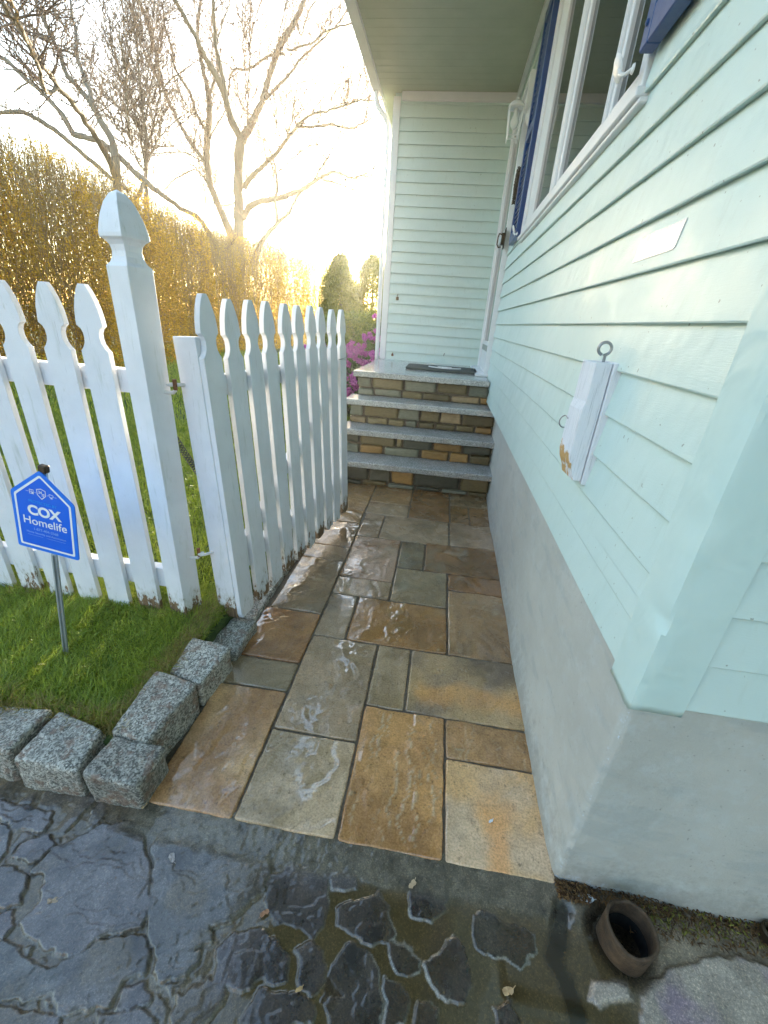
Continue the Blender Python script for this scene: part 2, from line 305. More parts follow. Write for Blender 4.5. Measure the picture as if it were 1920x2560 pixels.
# traced branch lines (x, y, z, radius in metres) and flagstone outlines (x, y in metres)
BK = {"A":[[[-8.08,17.0,-0.3,0.367],[-8.08,17.0,1.96,0.319],[-7.95,17.0,3.47,0.267],[-7.86,17.0,4.53,0.208],[-7.76,17.0,5.46,0.195],[-7.67,17.0,6.15,0.212],[-7.57,17.0,6.46,0.21]],
[[-7.57,17.0,6.43,0.168],[-7.75,16.69,6.83,0.142],[-7.75,16.39,7.23,0.118],[-7.8,16.12,7.56,0.115],[-7.97,15.75,7.92,0.092],[-8.07,15.39,8.25,0.077],[-8.18,15.06,8.51,0.069],[-8.26,14.76,8.72,0.055],[-8.24,14.35,9.0,0.032]],
[[-7.57,17.0,6.43,0.175],[-7.31,17.34,7.0,0.155],[-7.11,17.73,7.67,0.127],[-6.99,18.14,8.42,0.12],[-6.86,18.51,9.1,0.12],[-6.65,18.89,9.78,0.121],[-6.35,19.26,10.41,0.1],[-6.15,19.69,11.17,0.086],[-6.05,20.21,12.16,0.05]],
[[-7.69,16.39,7.06,0.086],[-7.65,16.02,7.78,0.075],[-7.65,15.79,8.18,0.061],[-7.54,15.56,8.56,0.065],[-7.41,15.34,8.91,0.057],[-7.28,15.11,9.23,0.033]],
[[-6.98,17.73,7.74,0.063],[-6.46,18.25,8.47,0.057],[-6.03,18.73,9.19,0.05],[-5.58,19.11,9.71,0.043],[-5.12,19.53,10.3,0.036],[-4.74,19.95,10.96,0.029],[-4.55,20.16,11.29,0.022],[-4.38,20.44,11.77,0.015]],
[[-6.53,18.51,9.19,0.056],[-7.35,18.93,9.28,0.051],[-8.15,19.37,9.17,0.053],[-8.94,19.74,9.27,0.046],[-9.29,20.04,9.03,0.044],[-9.59,20.46,8.65,0.037]],
[[-6.44,18.51,9.27,0.042],[-5.55,18.21,9.31,0.041],[-4.85,17.92,9.5,0.04],[-4.11,17.65,9.51,0.032],[-3.83,17.48,9.66,0.025],[-3.62,17.32,9.83,0.016]],
[[-6.35,19.26,10.41,0.05],[-6.27,19.49,10.11,0.033],[-6.1,19.78,10.77,0.036],[-5.77,20.08,11.37,0.029]],
[[-7.59,17.0,5.14,0.116],[-6.9,16.53,5.48,0.09],[-6.13,16.04,5.72,0.08],[-5.47,15.51,6.03,0.063],[-4.96,15.09,6.22,0.048],[-4.42,14.68,6.34,0.041],[-3.78,14.25,6.27,0.034],[-3.24,13.85,6.25,0.027],[-2.81,13.52,6.22,0.024],[-2.2,13.04,6.05,0.015]],
[[-5.0,15.09,6.17,0.048],[-4.54,15.31,6.26,0.046],[-4.05,15.54,6.4,0.043],[-3.6,15.74,6.38,0.037],[-3.22,15.93,6.59,0.031],[-2.78,16.16,6.89,0.019]],
[[-7.71,17.0,4.26,0.142],[-7.16,16.62,4.6,0.122],[-6.22,16.13,4.65,0.111],[-5.23,15.57,4.74,0.092],[-4.67,15.22,4.85,0.077],[-4.13,14.83,4.99,0.061],[-3.63,14.5,5.0,0.042],[-3.14,14.16,4.79,0.029],[-2.54,13.7,4.84,0.022],[-2.18,13.29,5.02,0.013]],
[[-4.2,14.83,4.91,0.043],[-3.68,15.32,4.9,0.032],[-3.32,15.66,4.85,0.026],[-3.06,15.92,4.74,0.027],[-2.59,16.3,4.69,0.017]],
[[-5.08,15.57,4.78,0.059],[-5.2,15.46,4.54,0.059],[-5.41,15.28,4.13,0.059],[-5.74,15.09,3.78,0.079],[-6.03,14.91,3.43,0.093],[-6.28,14.7,2.95,0.113],[-6.44,14.45,2.34,0.146]],
[[-5.7,15.09,3.84,0.066],[-5.89,15.46,4.39,0.06],[-5.99,15.91,5.1,0.054],[-6.19,16.27,5.67,0.041],[-6.49,16.6,6.18,0.027],[-6.82,16.87,6.55,0.021]],
[[-4.67,15.22,4.85,0.038],[-4.37,15.44,5.37,0.032],[-4.13,15.61,5.76,0.029],[-3.9,15.82,6.27,0.025],[-3.81,16.01,6.77,0.019],[-3.8,16.2,7.26,0.019],[-3.8,16.46,7.93,0.012]],
[[-5.95,15.91,5.31,0.03],[-5.61,16.29,5.75,0.027],[-5.26,16.65,6.16,0.027],[-4.74,17.04,6.41,0.021]],
[[-5.47,15.51,6.03,0.035],[-5.23,15.28,6.39,0.028],[-5.02,15.01,6.8,0.021],[-4.82,14.74,7.18,0.017]],
[[-5.47,15.51,6.08,0.025],[-5.57,15.73,6.53,0.022],[-5.65,15.88,6.85,0.019],[-5.66,16.17,7.44,0.013]],
[[-7.14,17.34,7.18,0.042],[-7.49,17.43,7.33,0.035],[-7.51,17.7,8.18,0.031],[-7.51,17.88,8.77,0.028],[-7.49,18.16,9.67,0.024],[-7.23,18.42,10.44,0.02]],
[[-7.44,17.0,6.46,0.031],[-7.53,17.52,7.35,0.032],[-7.82,18.16,8.48,0.025],[-8.15,18.93,9.86,0.022],[-8.4,19.58,11.02,0.018]],
[[-7.65,15.79,8.18,0.03],[-7.67,16.35,8.93,0.028],[-7.65,16.8,9.54,0.022],[-7.64,17.25,10.16,0.016]],
[[-6.86,18.51,9.1,0.035],[-6.45,18.02,9.61,0.027],[-6.08,17.58,10.01,0.019]],
[[-3.22,15.93,6.59,0.022],[-3.11,16.32,7.26,0.016],[-3.06,16.66,7.86,0.013]],
[[-7.69,17.0,5.0,0.029],[-7.19,16.66,5.63,0.024],[-6.89,16.42,6.05,0.02],[-6.61,16.18,6.45,0.013]]],"B":[[[-9.0,18.5,-0.3,0.299],[-9.0,18.5,2.02,0.26],[-8.94,18.5,3.74,0.208],[-9.08,18.5,4.27,0.181],[-9.39,18.5,4.93,0.162],[-9.64,18.5,5.65,0.143],[-9.65,18.5,6.35,0.156],[-9.5,18.5,7.16,0.152],[-9.37,18.5,7.87,0.127],[-9.43,18.5,8.49,0.095],[-9.53,18.5,9.02,0.08],[-9.58,18.5,9.66,0.071],[-9.46,18.5,10.22,0.056],[-9.33,18.5,10.6,0.041],[-9.23,18.5,11.13,0.02]],
[[-9.62,18.5,6.14,0.094],[-10.26,18.91,6.66,0.087],[-10.91,19.36,7.28,0.089],[-11.77,20.07,8.34,0.082],[-12.38,20.63,9.24,0.091],[-12.78,21.17,10.14,0.092],[-13.33,21.82,11.24,0.085],[-13.83,22.31,12.08,0.085],[-14.41,22.74,12.76,0.069],[-15.03,23.25,13.64,0.035]],
[[-9.58,18.5,7.09,0.076],[-9.78,18.29,7.53,0.067],[-9.85,18.07,8.01,0.065],[-10.12,17.8,8.49,0.049],[-10.06,17.56,8.96,0.041],[-10.07,17.32,9.39,0.033],[-9.88,17.09,9.79,0.026]],
[[-9.35,18.5,8.06,0.067],[-9.24,19.06,9.02,0.045],[-9.48,19.52,9.82,0.034],[-9.9,19.99,10.64,0.027]],
[[-12.39,20.63,9.17,0.058],[-13.17,21.14,10.13,0.05],[-13.71,21.58,11.0,0.042],[-14.18,22.09,12.04,0.034]],
[[-9.48,18.5,4.93,0.049],[-10.43,19.25,6.11,0.041],[-11.47,19.65,6.04,0.038],[-12.53,20.09,5.66,0.035]],
[[-9.49,18.5,6.89,0.046],[-8.6,17.82,7.32,0.036],[-8.12,17.41,7.55,0.028]],
[[-9.8,18.5,6.21,0.039],[-10.39,18.3,6.41,0.031],[-11.02,18.12,6.34,0.027],[-11.57,17.96,6.25,0.019]],
[[-10.43,18.91,6.73,0.036],[-9.97,18.54,7.16,0.031],[-9.55,18.31,7.35,0.022]],
[[-9.89,18.5,4.77,0.049],[-10.06,18.81,5.57,0.041],[-10.41,19.05,6.13,0.033],[-10.96,19.23,6.39,0.025]],
[[-9.21,18.5,4.87,0.04],[-8.82,18.69,5.0,0.033],[-8.42,18.91,5.28,0.02]]],"D":[[[-8.21,11.0,-0.3,0.163],[-8.21,11.0,2.79,0.142],[-8.03,11.0,3.75,0.117],[-7.97,11.0,4.39,0.095],[-8.15,11.0,4.83,0.088],[-8.34,11.0,5.18,0.078],[-8.56,11.0,5.41,0.064],[-8.78,11.0,5.63,0.059],[-8.89,11.0,6.0,0.053],[-9.04,11.0,6.39,0.048],[-9.19,11.0,6.76,0.039],[-9.3,11.0,7.06,0.021]],
[[-8.3,11.0,5.15,0.064],[-8.86,11.62,5.88,0.057],[-9.27,12.05,6.41,0.053],[-9.6,12.55,7.07,0.045],[-10.01,13.1,7.81,0.03],[-10.29,13.51,8.38,0.015]],
[[-8.03,11.0,3.88,0.097],[-7.69,10.25,4.17,0.075],[-7.49,9.79,4.29,0.067],[-7.21,9.11,4.4,0.061],[-6.9,8.39,4.45,0.052],[-6.61,7.83,4.44,0.045],[-6.29,7.3,4.42,0.05],[-5.98,6.84,4.38,0.041],[-5.67,6.36,4.3,0.038],[-5.34,5.88,4.19,0.028],[-4.94,5.35,4.06,0.015]],
[[-6.91,8.39,4.43,0.042],[-6.89,8.09,4.24,0.037],[-6.45,7.53,4.29,0.034],[-6.07,7.0,4.29,0.034],[-5.68,6.47,4.25,0.034],[-5.26,5.97,4.18,0.024],[-4.98,5.63,4.12,0.015]],
[[-9.28,12.05,6.37,0.034],[-9.48,11.81,6.39,0.029],[-9.59,11.59,6.44,0.028],[-9.67,11.34,6.51,0.027],[-9.84,11.08,6.49,0.02],[-9.94,10.87,6.5,0.013]],
[[-9.77,12.55,6.91,0.025],[-9.78,12.26,7.17,0.022],[-9.81,12.08,7.3,0.016]],
[[-6.93,8.09,4.24,0.017],[-6.88,7.78,4.31,0.015],[-6.91,7.53,4.29,0.012],[-6.96,7.38,4.23,0.008]]],"F":[[[-6.37,12.5,-0.3,0.113],[-6.37,12.5,2.32,0.098],[-6.85,12.5,3.31,0.078],[-7.4,12.5,3.6,0.072],[-7.88,12.5,3.89,0.077],[-8.35,12.5,4.17,0.088],[-8.8,12.5,4.54,0.092],[-9.24,12.5,4.86,0.091],[-9.6,12.5,5.0,0.091],[-10.1,12.5,5.08,0.091],[-10.32,12.5,5.44,0.08],[-10.72,12.5,5.84,0.068],[-11.14,12.5,6.14,0.068],[-11.49,12.5,6.43,0.062],[-11.71,12.5,6.54,0.057],[-12.15,12.5,6.72,0.041]],
[[-8.8,12.5,3.91,0.061],[-9.11,12.28,4.14,0.065],[-9.37,12.05,4.4,0.069],[-9.59,11.85,4.61,0.072],[-9.78,11.65,4.81,0.07],[-9.99,11.46,4.96,0.064],[-10.2,11.29,5.06,0.058],[-10.42,11.16,5.05,0.053],[-10.66,11.03,4.98,0.048],[-10.98,10.85,4.86,0.033]],
[[-8.36,12.5,4.14,0.06],[-8.26,11.82,3.43,0.069],[-7.9,10.68,2.28,0.1]],
[[-10.72,12.5,5.84,0.031],[-11.15,12.88,6.29,0.027],[-11.89,13.21,6.28,0.025],[-12.44,13.45,6.23,0.017]]],"E":[[[-10.39,15.0,-0.3,0.138],[-10.39,15.0,2.4,0.12],[-10.06,15.0,4.03,0.094],[-9.93,15.0,4.82,0.072],[-9.8,15.0,5.51,0.064],[-9.72,15.0,6.11,0.05],[-9.73,15.0,6.64,0.043],[-9.69,15.0,7.2,0.036],[-9.64,15.0,7.83,0.03],[-9.62,15.0,8.3,0.023],[-9.56,15.0,8.75,0.017],[-9.51,15.0,9.15,0.008]],
[[-9.8,15.0,5.51,0.045],[-9.57,15.24,6.19,0.038],[-9.43,15.49,6.93,0.032],[-9.16,15.66,7.36,0.025],[-8.7,15.84,7.7,0.019]],
[[-9.93,15.0,4.87,0.039],[-10.37,15.66,6.21,0.039],[-11.17,16.06,6.84,0.04],[-11.88,16.38,7.35,0.034],[-12.4,16.64,7.78,0.027],[-12.93,16.98,8.42,0.017]],
[[-9.94,15.0,4.99,0.039],[-9.88,14.53,5.31,0.031],[-9.56,14.01,5.68,0.027],[-9.03,13.29,6.11,0.022],[-8.54,12.68,6.4,0.018],[-8.13,12.06,6.62,0.014],[-7.73,11.44,6.77,0.011]],
[[-9.72,15.0,6.11,0.031],[-9.88,15.77,7.14,0.029],[-9.98,16.33,7.89,0.026],[-10.03,17.0,8.82,0.02],[-10.15,17.67,9.77,0.017]],
[[-10.37,15.66,6.21,0.03],[-10.15,15.14,6.89,0.025],[-10.08,14.63,7.43,0.02],[-9.92,14.2,7.84,0.017],[-9.71,13.8,8.16,0.013]],
[[-9.83,15.0,5.28,0.029],[-8.92,14.4,5.61,0.021],[-8.01,13.81,5.84,0.017],[-7.36,13.41,5.9,0.011]],
[[-9.7,15.0,6.43,0.025],[-9.65,15.39,7.35,0.022],[-9.66,15.72,8.15,0.018],[-9.66,16.02,8.88,0.015],[-9.67,16.33,9.61,0.012]],
[[-9.86,14.53,5.42,0.028],[-10.62,15.0,5.99,0.025],[-11.11,15.39,6.55,0.022],[-11.57,15.71,6.98,0.016]],
[[-10.01,15.0,5.22,0.026],[-10.21,14.65,5.55,0.022],[-10.38,14.5,5.61,0.015],[-10.49,14.31,5.76,0.012]]],"stones":[[[-0.768,0.526],[-0.74,0.556],[-0.678,0.561],[-0.633,0.544],[-0.589,0.495],[-0.518,0.408],[-0.522,0.375],[-0.579,0.343],[-0.618,0.32],[-0.686,0.318],[-0.744,0.327],[-0.769,0.346],[-0.766,0.383],[-0.787,0.423],[-0.821,0.426],[-0.819,0.475],[-0.797,0.5]],
[[-0.591,0.557],[-0.545,0.576],[-0.468,0.579],[-0.337,0.569],[-0.292,0.536],[-0.267,0.475],[-0.304,0.443],[-0.344,0.412],[-0.376,0.391],[-0.359,0.372],[-0.395,0.351],[-0.374,0.351],[-0.375,0.327],[-0.423,0.316],[-0.474,0.345],[-0.518,0.408],[-0.569,0.489]],
[[-1.001,0.507],[-0.953,0.493],[-0.921,0.457],[-0.916,0.429],[-0.981,0.442],[-1.031,0.48]],
[[-0.891,0.483],[-0.855,0.5],[-0.827,0.484],[-0.837,0.443],[-0.893,0.443],[-0.889,0.463]],
[[-0.907,0.421],[-0.872,0.422],[-0.824,0.417],[-0.804,0.381],[-0.846,0.365],[-0.911,0.375]],
[[-0.835,0.355],[-0.805,0.364],[-0.785,0.339],[-0.792,0.315],[-0.837,0.315],[-0.871,0.341]],
[[-0.825,0.295],[-0.779,0.303],[-0.72,0.298],[-0.67,0.296],[-0.646,0.303],[-0.618,0.268],[-0.652,0.256],[-0.708,0.238],[-0.758,0.242]],
[[-0.648,0.306],[-0.596,0.325],[-0.569,0.337],[-0.526,0.357],[-0.491,0.354],[-0.466,0.319],[-0.496,0.304],[-0.498,0.268],[-0.535,0.253],[-0.595,0.244],[-0.622,0.267]],
[[-0.482,0.299],[-0.446,0.305],[-0.424,0.28],[-0.457,0.266],[-0.485,0.264]],
[[-0.723,0.229],[-0.597,0.241],[-0.569,0.216],[-0.657,0.191]],
[[-0.513,0.251],[-0.438,0.266],[-0.392,0.255],[-0.397,0.235],[-0.498,0.222]],
[[-0.373,0.307],[-0.33,0.327],[-0.291,0.33],[-0.279,0.297],[-0.307,0.269],[-0.361,0.266]],
[[-0.341,0.367],[-0.31,0.398],[-0.257,0.411],[-0.214,0.395],[-0.18,0.375],[-0.167,0.353],[-0.217,0.329],[-0.265,0.318],[-0.314,0.336]],
[[-0.276,0.51],[-0.231,0.547],[-0.146,0.542],[-0.133,0.493],[-0.126,0.448],[-0.128,0.421],[-0.179,0.432],[-0.224,0.436],[-0.255,0.46]],
[[-0.165,0.589],[-0.111,0.593],[-0.066,0.575],[-0.063,0.532],[-0.122,0.518],[-0.16,0.549]],
[[-0.101,0.477],[-0.068,0.504],[-0.005,0.524],[0.032,0.499],[0.038,0.452],[-0.011,0.429],[-0.065,0.439],[-0.094,0.45]],
[[-0.16,0.39],[-0.13,0.409],[-0.108,0.405],[-0.097,0.365],[-0.116,0.345],[-0.139,0.358]],
[[-0.089,0.39],[-0.071,0.422],[-0.029,0.418],[0.006,0.388],[0.026,0.321],[-0.071,0.306],[-0.097,0.332]],
[[-0.212,0.317],[-0.139,0.342],[-0.109,0.324],[-0.107,0.3],[-0.204,0.268],[-0.229,0.281]],
[[-1.049,0.551],[-0.974,0.552],[-0.897,0.537],[-0.881,0.506],[-0.931,0.497],[-1.011,0.516]],
[[0.071,0.55],[0.115,0.567],[0.149,0.559],[0.155,0.52],[0.118,0.485],[0.081,0.491]],
[[0.263,0.588],[0.32,0.597],[0.329,0.58],[0.304,0.556],[0.266,0.56]],
[[0.214,0.517],[0.257,0.524],[0.309,0.521],[0.344,0.506],[0.345,0.483],[0.314,0.449],[0.287,0.47],[0.266,0.455],[0.231,0.461],[0.218,0.489]],
[[0.027,0.446],[0.064,0.441],[0.106,0.422],[0.102,0.404],[0.063,0.404],[0.036,0.421]],
[[0.171,0.478],[0.196,0.462],[0.2,0.434],[0.218,0.409],[0.198,0.382],[0.155,0.376],[0.127,0.394],[0.116,0.416],[0.145,0.436],[0.15,0.459]],
[[0.1,0.364],[0.137,0.36],[0.142,0.34],[0.093,0.32]],
[[0.253,0.375],[0.29,0.384],[0.306,0.365],[0.25,0.345]],
[[0.026,0.385],[0.055,0.379],[0.076,0.36],[0.071,0.322],[0.035,0.317]]],"pale":[[[0.583,0.481],[0.686,0.527],[0.797,0.553],[0.886,0.541],[0.825,0.417],[0.528,0.377],[0.553,0.452]],
[[0.461,0.458],[0.54,0.467],[0.536,0.433],[0.48,0.415],[0.455,0.423]]],"channel":[[0.435,0.567],[0.406,0.501],[0.389,0.472],[0.409,0.443],[0.421,0.384],[0.426,0.355]]}
# ================================================================ GROUND
def m_ground():
    m, nt, p = newmat('lawn_soil'); co = coords(nt)
    nt.links.new(ramp(nt, noise(nt, co, 1.5, 8, .7), [(.3, (.035, .06, .012)), (.7, (.09, .13, .03))]), p.inputs['Base Color']); p.inputs['Roughness'].default_value = .9
    bump(nt, p, noise(nt, co, 60, 5), .8, .02); return m
MAT['lawn'] = m_ground()
g = MB(); g.add([(-70, -60, -.08), (70, -60, -.08), (70, 90, -.08), (-70, 90, -.08)], [[0, 1, 2, 3]])
tag(g.build('ground', MAT['lawn']), kind='structure')
def lawnz(x, y): return .078 + .012 * fbm(x * 1.3, y * 1.3, 0, 3, 3) + .02 * sm(1.5, 6, y)
def sheet(name, x0, x1, y0, y1, nx, ny, zf, mats, skirt=.12, **kw):
    X, Y = np.meshgrid(np.linspace(x0, x1, nx + 1), np.linspace(y0, y1, ny + 1), indexing='ij'); Z = zf(X, Y)
    V = np.stack([X, Y, Z], -1).reshape(-1, 3); I = np.arange(V.shape[0]).reshape(nx + 1, ny + 1)
    F = np.stack([I[:-1, :-1], I[1:, :-1], I[1:, 1:], I[:-1, 1:]], -1).reshape(-1, 4)
    if skirt:
        per = np.concatenate([I[:, 0], I[-1, 1:], I[-2::-1, -1], I[0, -2:0:-1]]); n0 = len(V)
        low = V[per].copy(); low[:, 2] -= skirt; V = np.concatenate([V, low]); k = len(per); a = np.arange(k); b = (a + 1) % k
        F = np.concatenate([F, np.stack([per[b], per[a], n0 + a, n0 + b], -1)])
    return tag(npmesh(name, V, F, mats, None, True, **kw), kind='structure')
sheet('lawn', -30, -.775, .70, 45, 160, 160, lawnz, MAT['lawn'])
MAT['mulch'] = simple('brown_mulch', ((.03, .018, .01), (.09, .055, .03)), 30, (.8, .95), 80, .01, .9)
sheet('garden_bed', -2.1, -.72, 3.05, 6.6, 70, 120, lambda X, Y: .10 + .03 * fbm(X * 9, Y * 9, 0, 5, 4), MAT['mulch'])

# ---- grass blades
def grass(name, n, xr, yr, hr, wr, mat, mask=None, seed=1, zoff=0):
    r = np.random.default_rng(seed)
    x = r.uniform(*xr, n); y = r.uniform(*yr, n)
    if mask is not None: k = mask(x, y, r.uniform(0, 1, n)); x, y = x[k], y[k]; n = len(x)
    clump = fbm(x * 7, y * 7, 0, 11, 3)
    h = r.uniform(*hr, n) * (1 + .5 * clump); w = r.uniform(*wr, n)
    a = r.uniform(0, 2 * np.pi, n) + clump * 3; lean = r.uniform(.15, 1.0, n)
    lx = np.cos(a) * lean + .25 * vn(x * 5, y * 5, 0, 4); ly = np.sin(a) * lean + .25 * vn(x * 5, y * 5, 0, 9)
    pa = a + np.pi / 2 + r.uniform(-.6, .6, n); px = np.cos(pa) * w; py = np.sin(pa) * w
    z = lawnz(x, y) - .004 + zoff
    P = [np.stack([x - px, y - py, z], 1), np.stack([x + px, y + py, z], 1),
         np.stack([x + lx * h * .3 + px * .8, y + ly * h * .3 + py * .8, z + h * .6], 1), np.stack([x + lx * h * .3 - px * .8, y + ly * h * .3 - py * .8, z + h * .6], 1),
         np.stack([x + lx * h * .95 + px * .1, y + ly * h * .95 + py * .1, z + h * (1.02 - .35 * lean)], 1), np.stack([x + lx * h * .95 - px * .1, y + ly * h * .95 - py * .1, z + h * (1.02 - .35 * lean)], 1)]
    V = np.stack(P, 1).reshape(-1, 3); b = np.arange(n)[:, None] * 6
    F = np.concatenate([b + np.array([[0, 1, 2, 3]]), b + np.array([[3, 2, 4, 5]])])
    return npmesh(name, V, F, mat, attrs={'rnd': np.repeat(r.uniform(0, 1, n), 6)})
MAT['grass'] = m_leaf('lawn_grass_blades', (.15, .24, .025), (.48, .56, .09), .5, .35, 3)
MAT['grass_dry'] = m_leaf('straw_grass_blades', (.22, .19, .05), (.42, .34, .12), .4, .6, 6)
edge = lambda x, y, u: ~((x > -.822) & (y < 1.13)) & ~((y < .742)) & ~((x > -.785) & (y < 3.3))
tag(grass('grass', 100000, (-3.4, -.78), (.74, 1.45), (.030, .062), (.0009, .0019), MAT['grass'], edge, 1), 'short green lawn grass growing behind the granite kerb blocks and around the fence foot', 'grass', kind='stuff')
tag(grass('grass', 90000, (-4.2, -.78), (1.3, 4.2), (.035, .075), (.0014, .003), MAT['grass'], edge, 2), 'green lawn grass behind the white picket fence', 'grass', kind='stuff')
tag(grass('grass', 90000, (-8.5, -.9), (3.8, 13), (.05, .10), (.003, .006), MAT['grass'], None, 3), 'far lawn grass running back to the tall hedge', 'grass', kind='stuff')
dry = lambda x, y, u: (((x > -.87) & (x < -.80) & (y < 1.5)) | ((y < .775) & (y > .725) & (x < -.84))) & (u < .8) | ((np.abs(y - 1.25) < .05) & (x < -.84) & (u < .10))
tag(grass('dry_grass', 60000, (-1.9, -.80), (.72, 1.5), (.025, .070), (.0009, .0017), MAT['grass_dry'], dry, 4), 'straw coloured dry grass tufts along the back of the kerb blocks', 'dry grass', kind='stuff')

# ================================================================ PAVED PATH
k_ = 1.72
PAV = [ # x0,x1,y0,y1, main sRGB, second sRGB, style (0 plain, 1 cracked ridges, 2 streak)
 (-.68,-.42,.61,1.04,(172,134,92),(140,96,52),2),(-.42,-.135,.61,.895,(158,148,118),(128,120,90),2),(-.135,.148,.61,1.04,(168,118,56),(140,94,40),1),
 (.148,.43,.61,.895,(165,154,125),(178,138,86),0),(.148,.43,.895,1.04,(154,112,66),(132,96,52),1),(.005,.435,1.04,1.35,(146,122,84),(112,106,88),0),
 (-.135,.005,1.04,1.35,(132,124,92),(112,104,74),0),(-.42,-.135,.895,1.35,(142,128,98),(122,112,84),2),(-.69,-.42,1.04,1.18,(114,110,84),(98,96,70),0),
 (-.69,-.42,1.18,1.49,(148,100,52),(122,78,36),2),(-.28,.155,1.35,1.66,(138,92,32),(112,76,26),1),(-.42,-.28,1.35,1.66,(128,120,96),(108,100,76),2),
 (.155,.45,1.35,1.815,(132,102,68),(112,92,60),1),(.155,.455,1.815,1.97,(122,78,30),(104,66,24),0),(-.13,.155,1.66,1.97,(112,106,76),(96,88,58),0),
 (-.42,-.13,1.66,1.815,(130,118,88),(112,98,70),1),(-.42,-.13,1.815,2.28,(138,118,98),(120,84,50),2),(-.13,.02,1.97,2.28,(96,88,58),(84,76,48),0),
 (.02,.46,1.97,2.30,(118,80,38),(98,68,32),0),(-.67,-.42,1.49,1.96,(122,108,78),(100,90,62),1),(-.67,-.42,1.96,2.12,(118,104,76),(100,90,62),2),
 (-.67,-.42,2.12,2.45,(122,104,76),(100,90,62),2),(-.67,-.43,2.45,3.20,(128,100,64),(104,84,54),2),(-.42,-.28,2.28,2.63,(126,112,86),(104,92,66),2),
 (-.28,.165,2.28,2.63,(128,118,92),(110,104,78),2),(.165,.47,2.30,2.63,(130,118,96),(112,100,74),1),(-.43,-.125,2.63,2.84,(126,116,88),(112,98,72),2),(-.43,-.125,2.84,3.20,(140,106,70),(122,96,62),0),
 (-.125,.17,2.63,3.20,(124,86,44),(102,72,36),0),(.17,.50,2.94,3.20,(120,112,80),(104,94,64),0),(.31,.49,2.63,2.94,(122,90,54),(104,76,44),0),(.17,.31,2.63,2.94,(124,88,46),(104,76,36),0),
]
Vs = []; Fs = []; Cs = []; Ws = []; off = 0
for q, (x0, x1, y0, y1, c1, c2, sty) in enumerate(PAV):
    x0 += .0036; x1 -= .0036; y0 += .0036; y1 -= .0036
    st = .0065 if y0 < 1.3 else .009
    nx = max(4, int((x1 - x0) / st)); ny = max(4, int((y1 - y0) / st))
    ed_ = lambda a, b, n_: np.concatenate([[a, a + .0012, a + .0035], np.linspace(a + .007, b - .007, n_ - 5), [b - .0035, b - .0012, b]])
    nx += 4; ny += 4; X, Y = np.meshgrid(ed_(x0, x1, nx), ed_(y0, y1, ny), indexing='ij')
    s = q * 3 + 1
    # wobbly outline, rounded corners
    ex = np.minimum(X - x0, x1 - X); ey = np.minimum(Y - y0, y1 - Y); e = np.minimum(ex, ey)
    X = X + .0028 * fbm(X * 22, Y * 22, 0, s, 3) * sm(.05, 0, e); Y = Y + .0028 * fbm(X * 22, Y * 22, 5, s + 2, 3) * sm(.05, 0, e)
    cr = .010; dx = np.clip(cr - ex, 0, cr); dy = np.clip(cr - ey, 0, cr); dd = np.sqrt(dx * dx + dy * dy)
    fct = np.where(dd > cr, (dd - cr) / np.maximum(dd, 1e-6), 0)
    X = X + fct * dx * np.where(X < (x0 + x1) / 2, 1, -1); Y = Y + fct * dy * np.where(Y < (y0 + y1) / 2, 1, -1)
    w1 = fbm(X * 5, Y * 5, 0, s + 5, 4); h = .0010 * w1
    ang = random.uniform(-.9, .9) if sty != 1 else random.choice((.05, -.12, .15)) + (0 if c1[0] > 120 else .6)
    U = X * math.cos(ang) + Y * math.sin(ang); Wv = -X * math.sin(ang) + Y * math.cos(ang)
    t = fbm(U * 15 + 1.6 * w1, Wv * 3.4, 0, s + 9, 4) * 3.2 + .6 * w1        # cleft steps: terraces of a stretched noise
    fr = t - np.floor(t); step = np.floor(t) + sm(.0, .14, fr)
    h = h + (.0010, .0016, .0014)[sty] * step
    if sty == 1:
        r1 = np.abs(fbm(U * 9 + 2.2 * w1, Wv * 2.0, 3, s + 13, 3)); h = h + .0020 * sm(.035, .0, r1)
    h = h + .0005 * fbm(X * 70, Y * 70, 0, s, 3)
    if q in (2, 4):
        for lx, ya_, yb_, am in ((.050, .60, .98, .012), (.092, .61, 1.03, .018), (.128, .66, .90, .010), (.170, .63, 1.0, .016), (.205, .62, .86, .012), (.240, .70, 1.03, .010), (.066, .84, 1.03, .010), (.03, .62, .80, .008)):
            dl = np.abs(X - x0 - lx - am * fbm(Y * 19, lx * 50, 0, 88, 5) * 3.0); gate_ = sm(ya_, ya_ + .02, Y) * sm(yb_, yb_ - .02, Y) * sm(-.30, -.05, fbm(Y * 8, lx * 90, 0, 89, 2)); ln = sm(.0034, .0012, dl) * gate_ * (1 if q == 2 else .5); h = h + .0022 * ln; glint = ln if lx == .050 else np.maximum(glint, ln)
    Z = h - .0022 * sm(.0045, 0, e) - .003 * sm(.0013, 0, e)
    mx = sm(-.25, .35, fbm(X * 6, Y * 6, 0, s + 20, 5) + (.0 if sty else .1))
    c1_, c2_ = [(lambda v: (v * .56 + (v @ np.array([.3, .6, .1])) * .44 * np.array([1.20, .94, .62])) * np.array([1.12, .94 if q_[0] - q_[1] < 24 else 1.02, .90]))(np.array(srgb(*q_, k_))) for q_ in (c1, c2)]
    c = c1_ * (1 - mx[..., None]) + c2_ * mx[..., None]
    if q in (2, 4): c = c * (1 - .55 * glint[..., None]) + np.array([.72, .58, .38]) * .55 * glint[..., None]  # pale lines on the ridges: wet sky reflections put into the slab colour
    c = c * (1 + .22 * fbm(X * 40, Y * 40, 0, s, 4)[..., None])
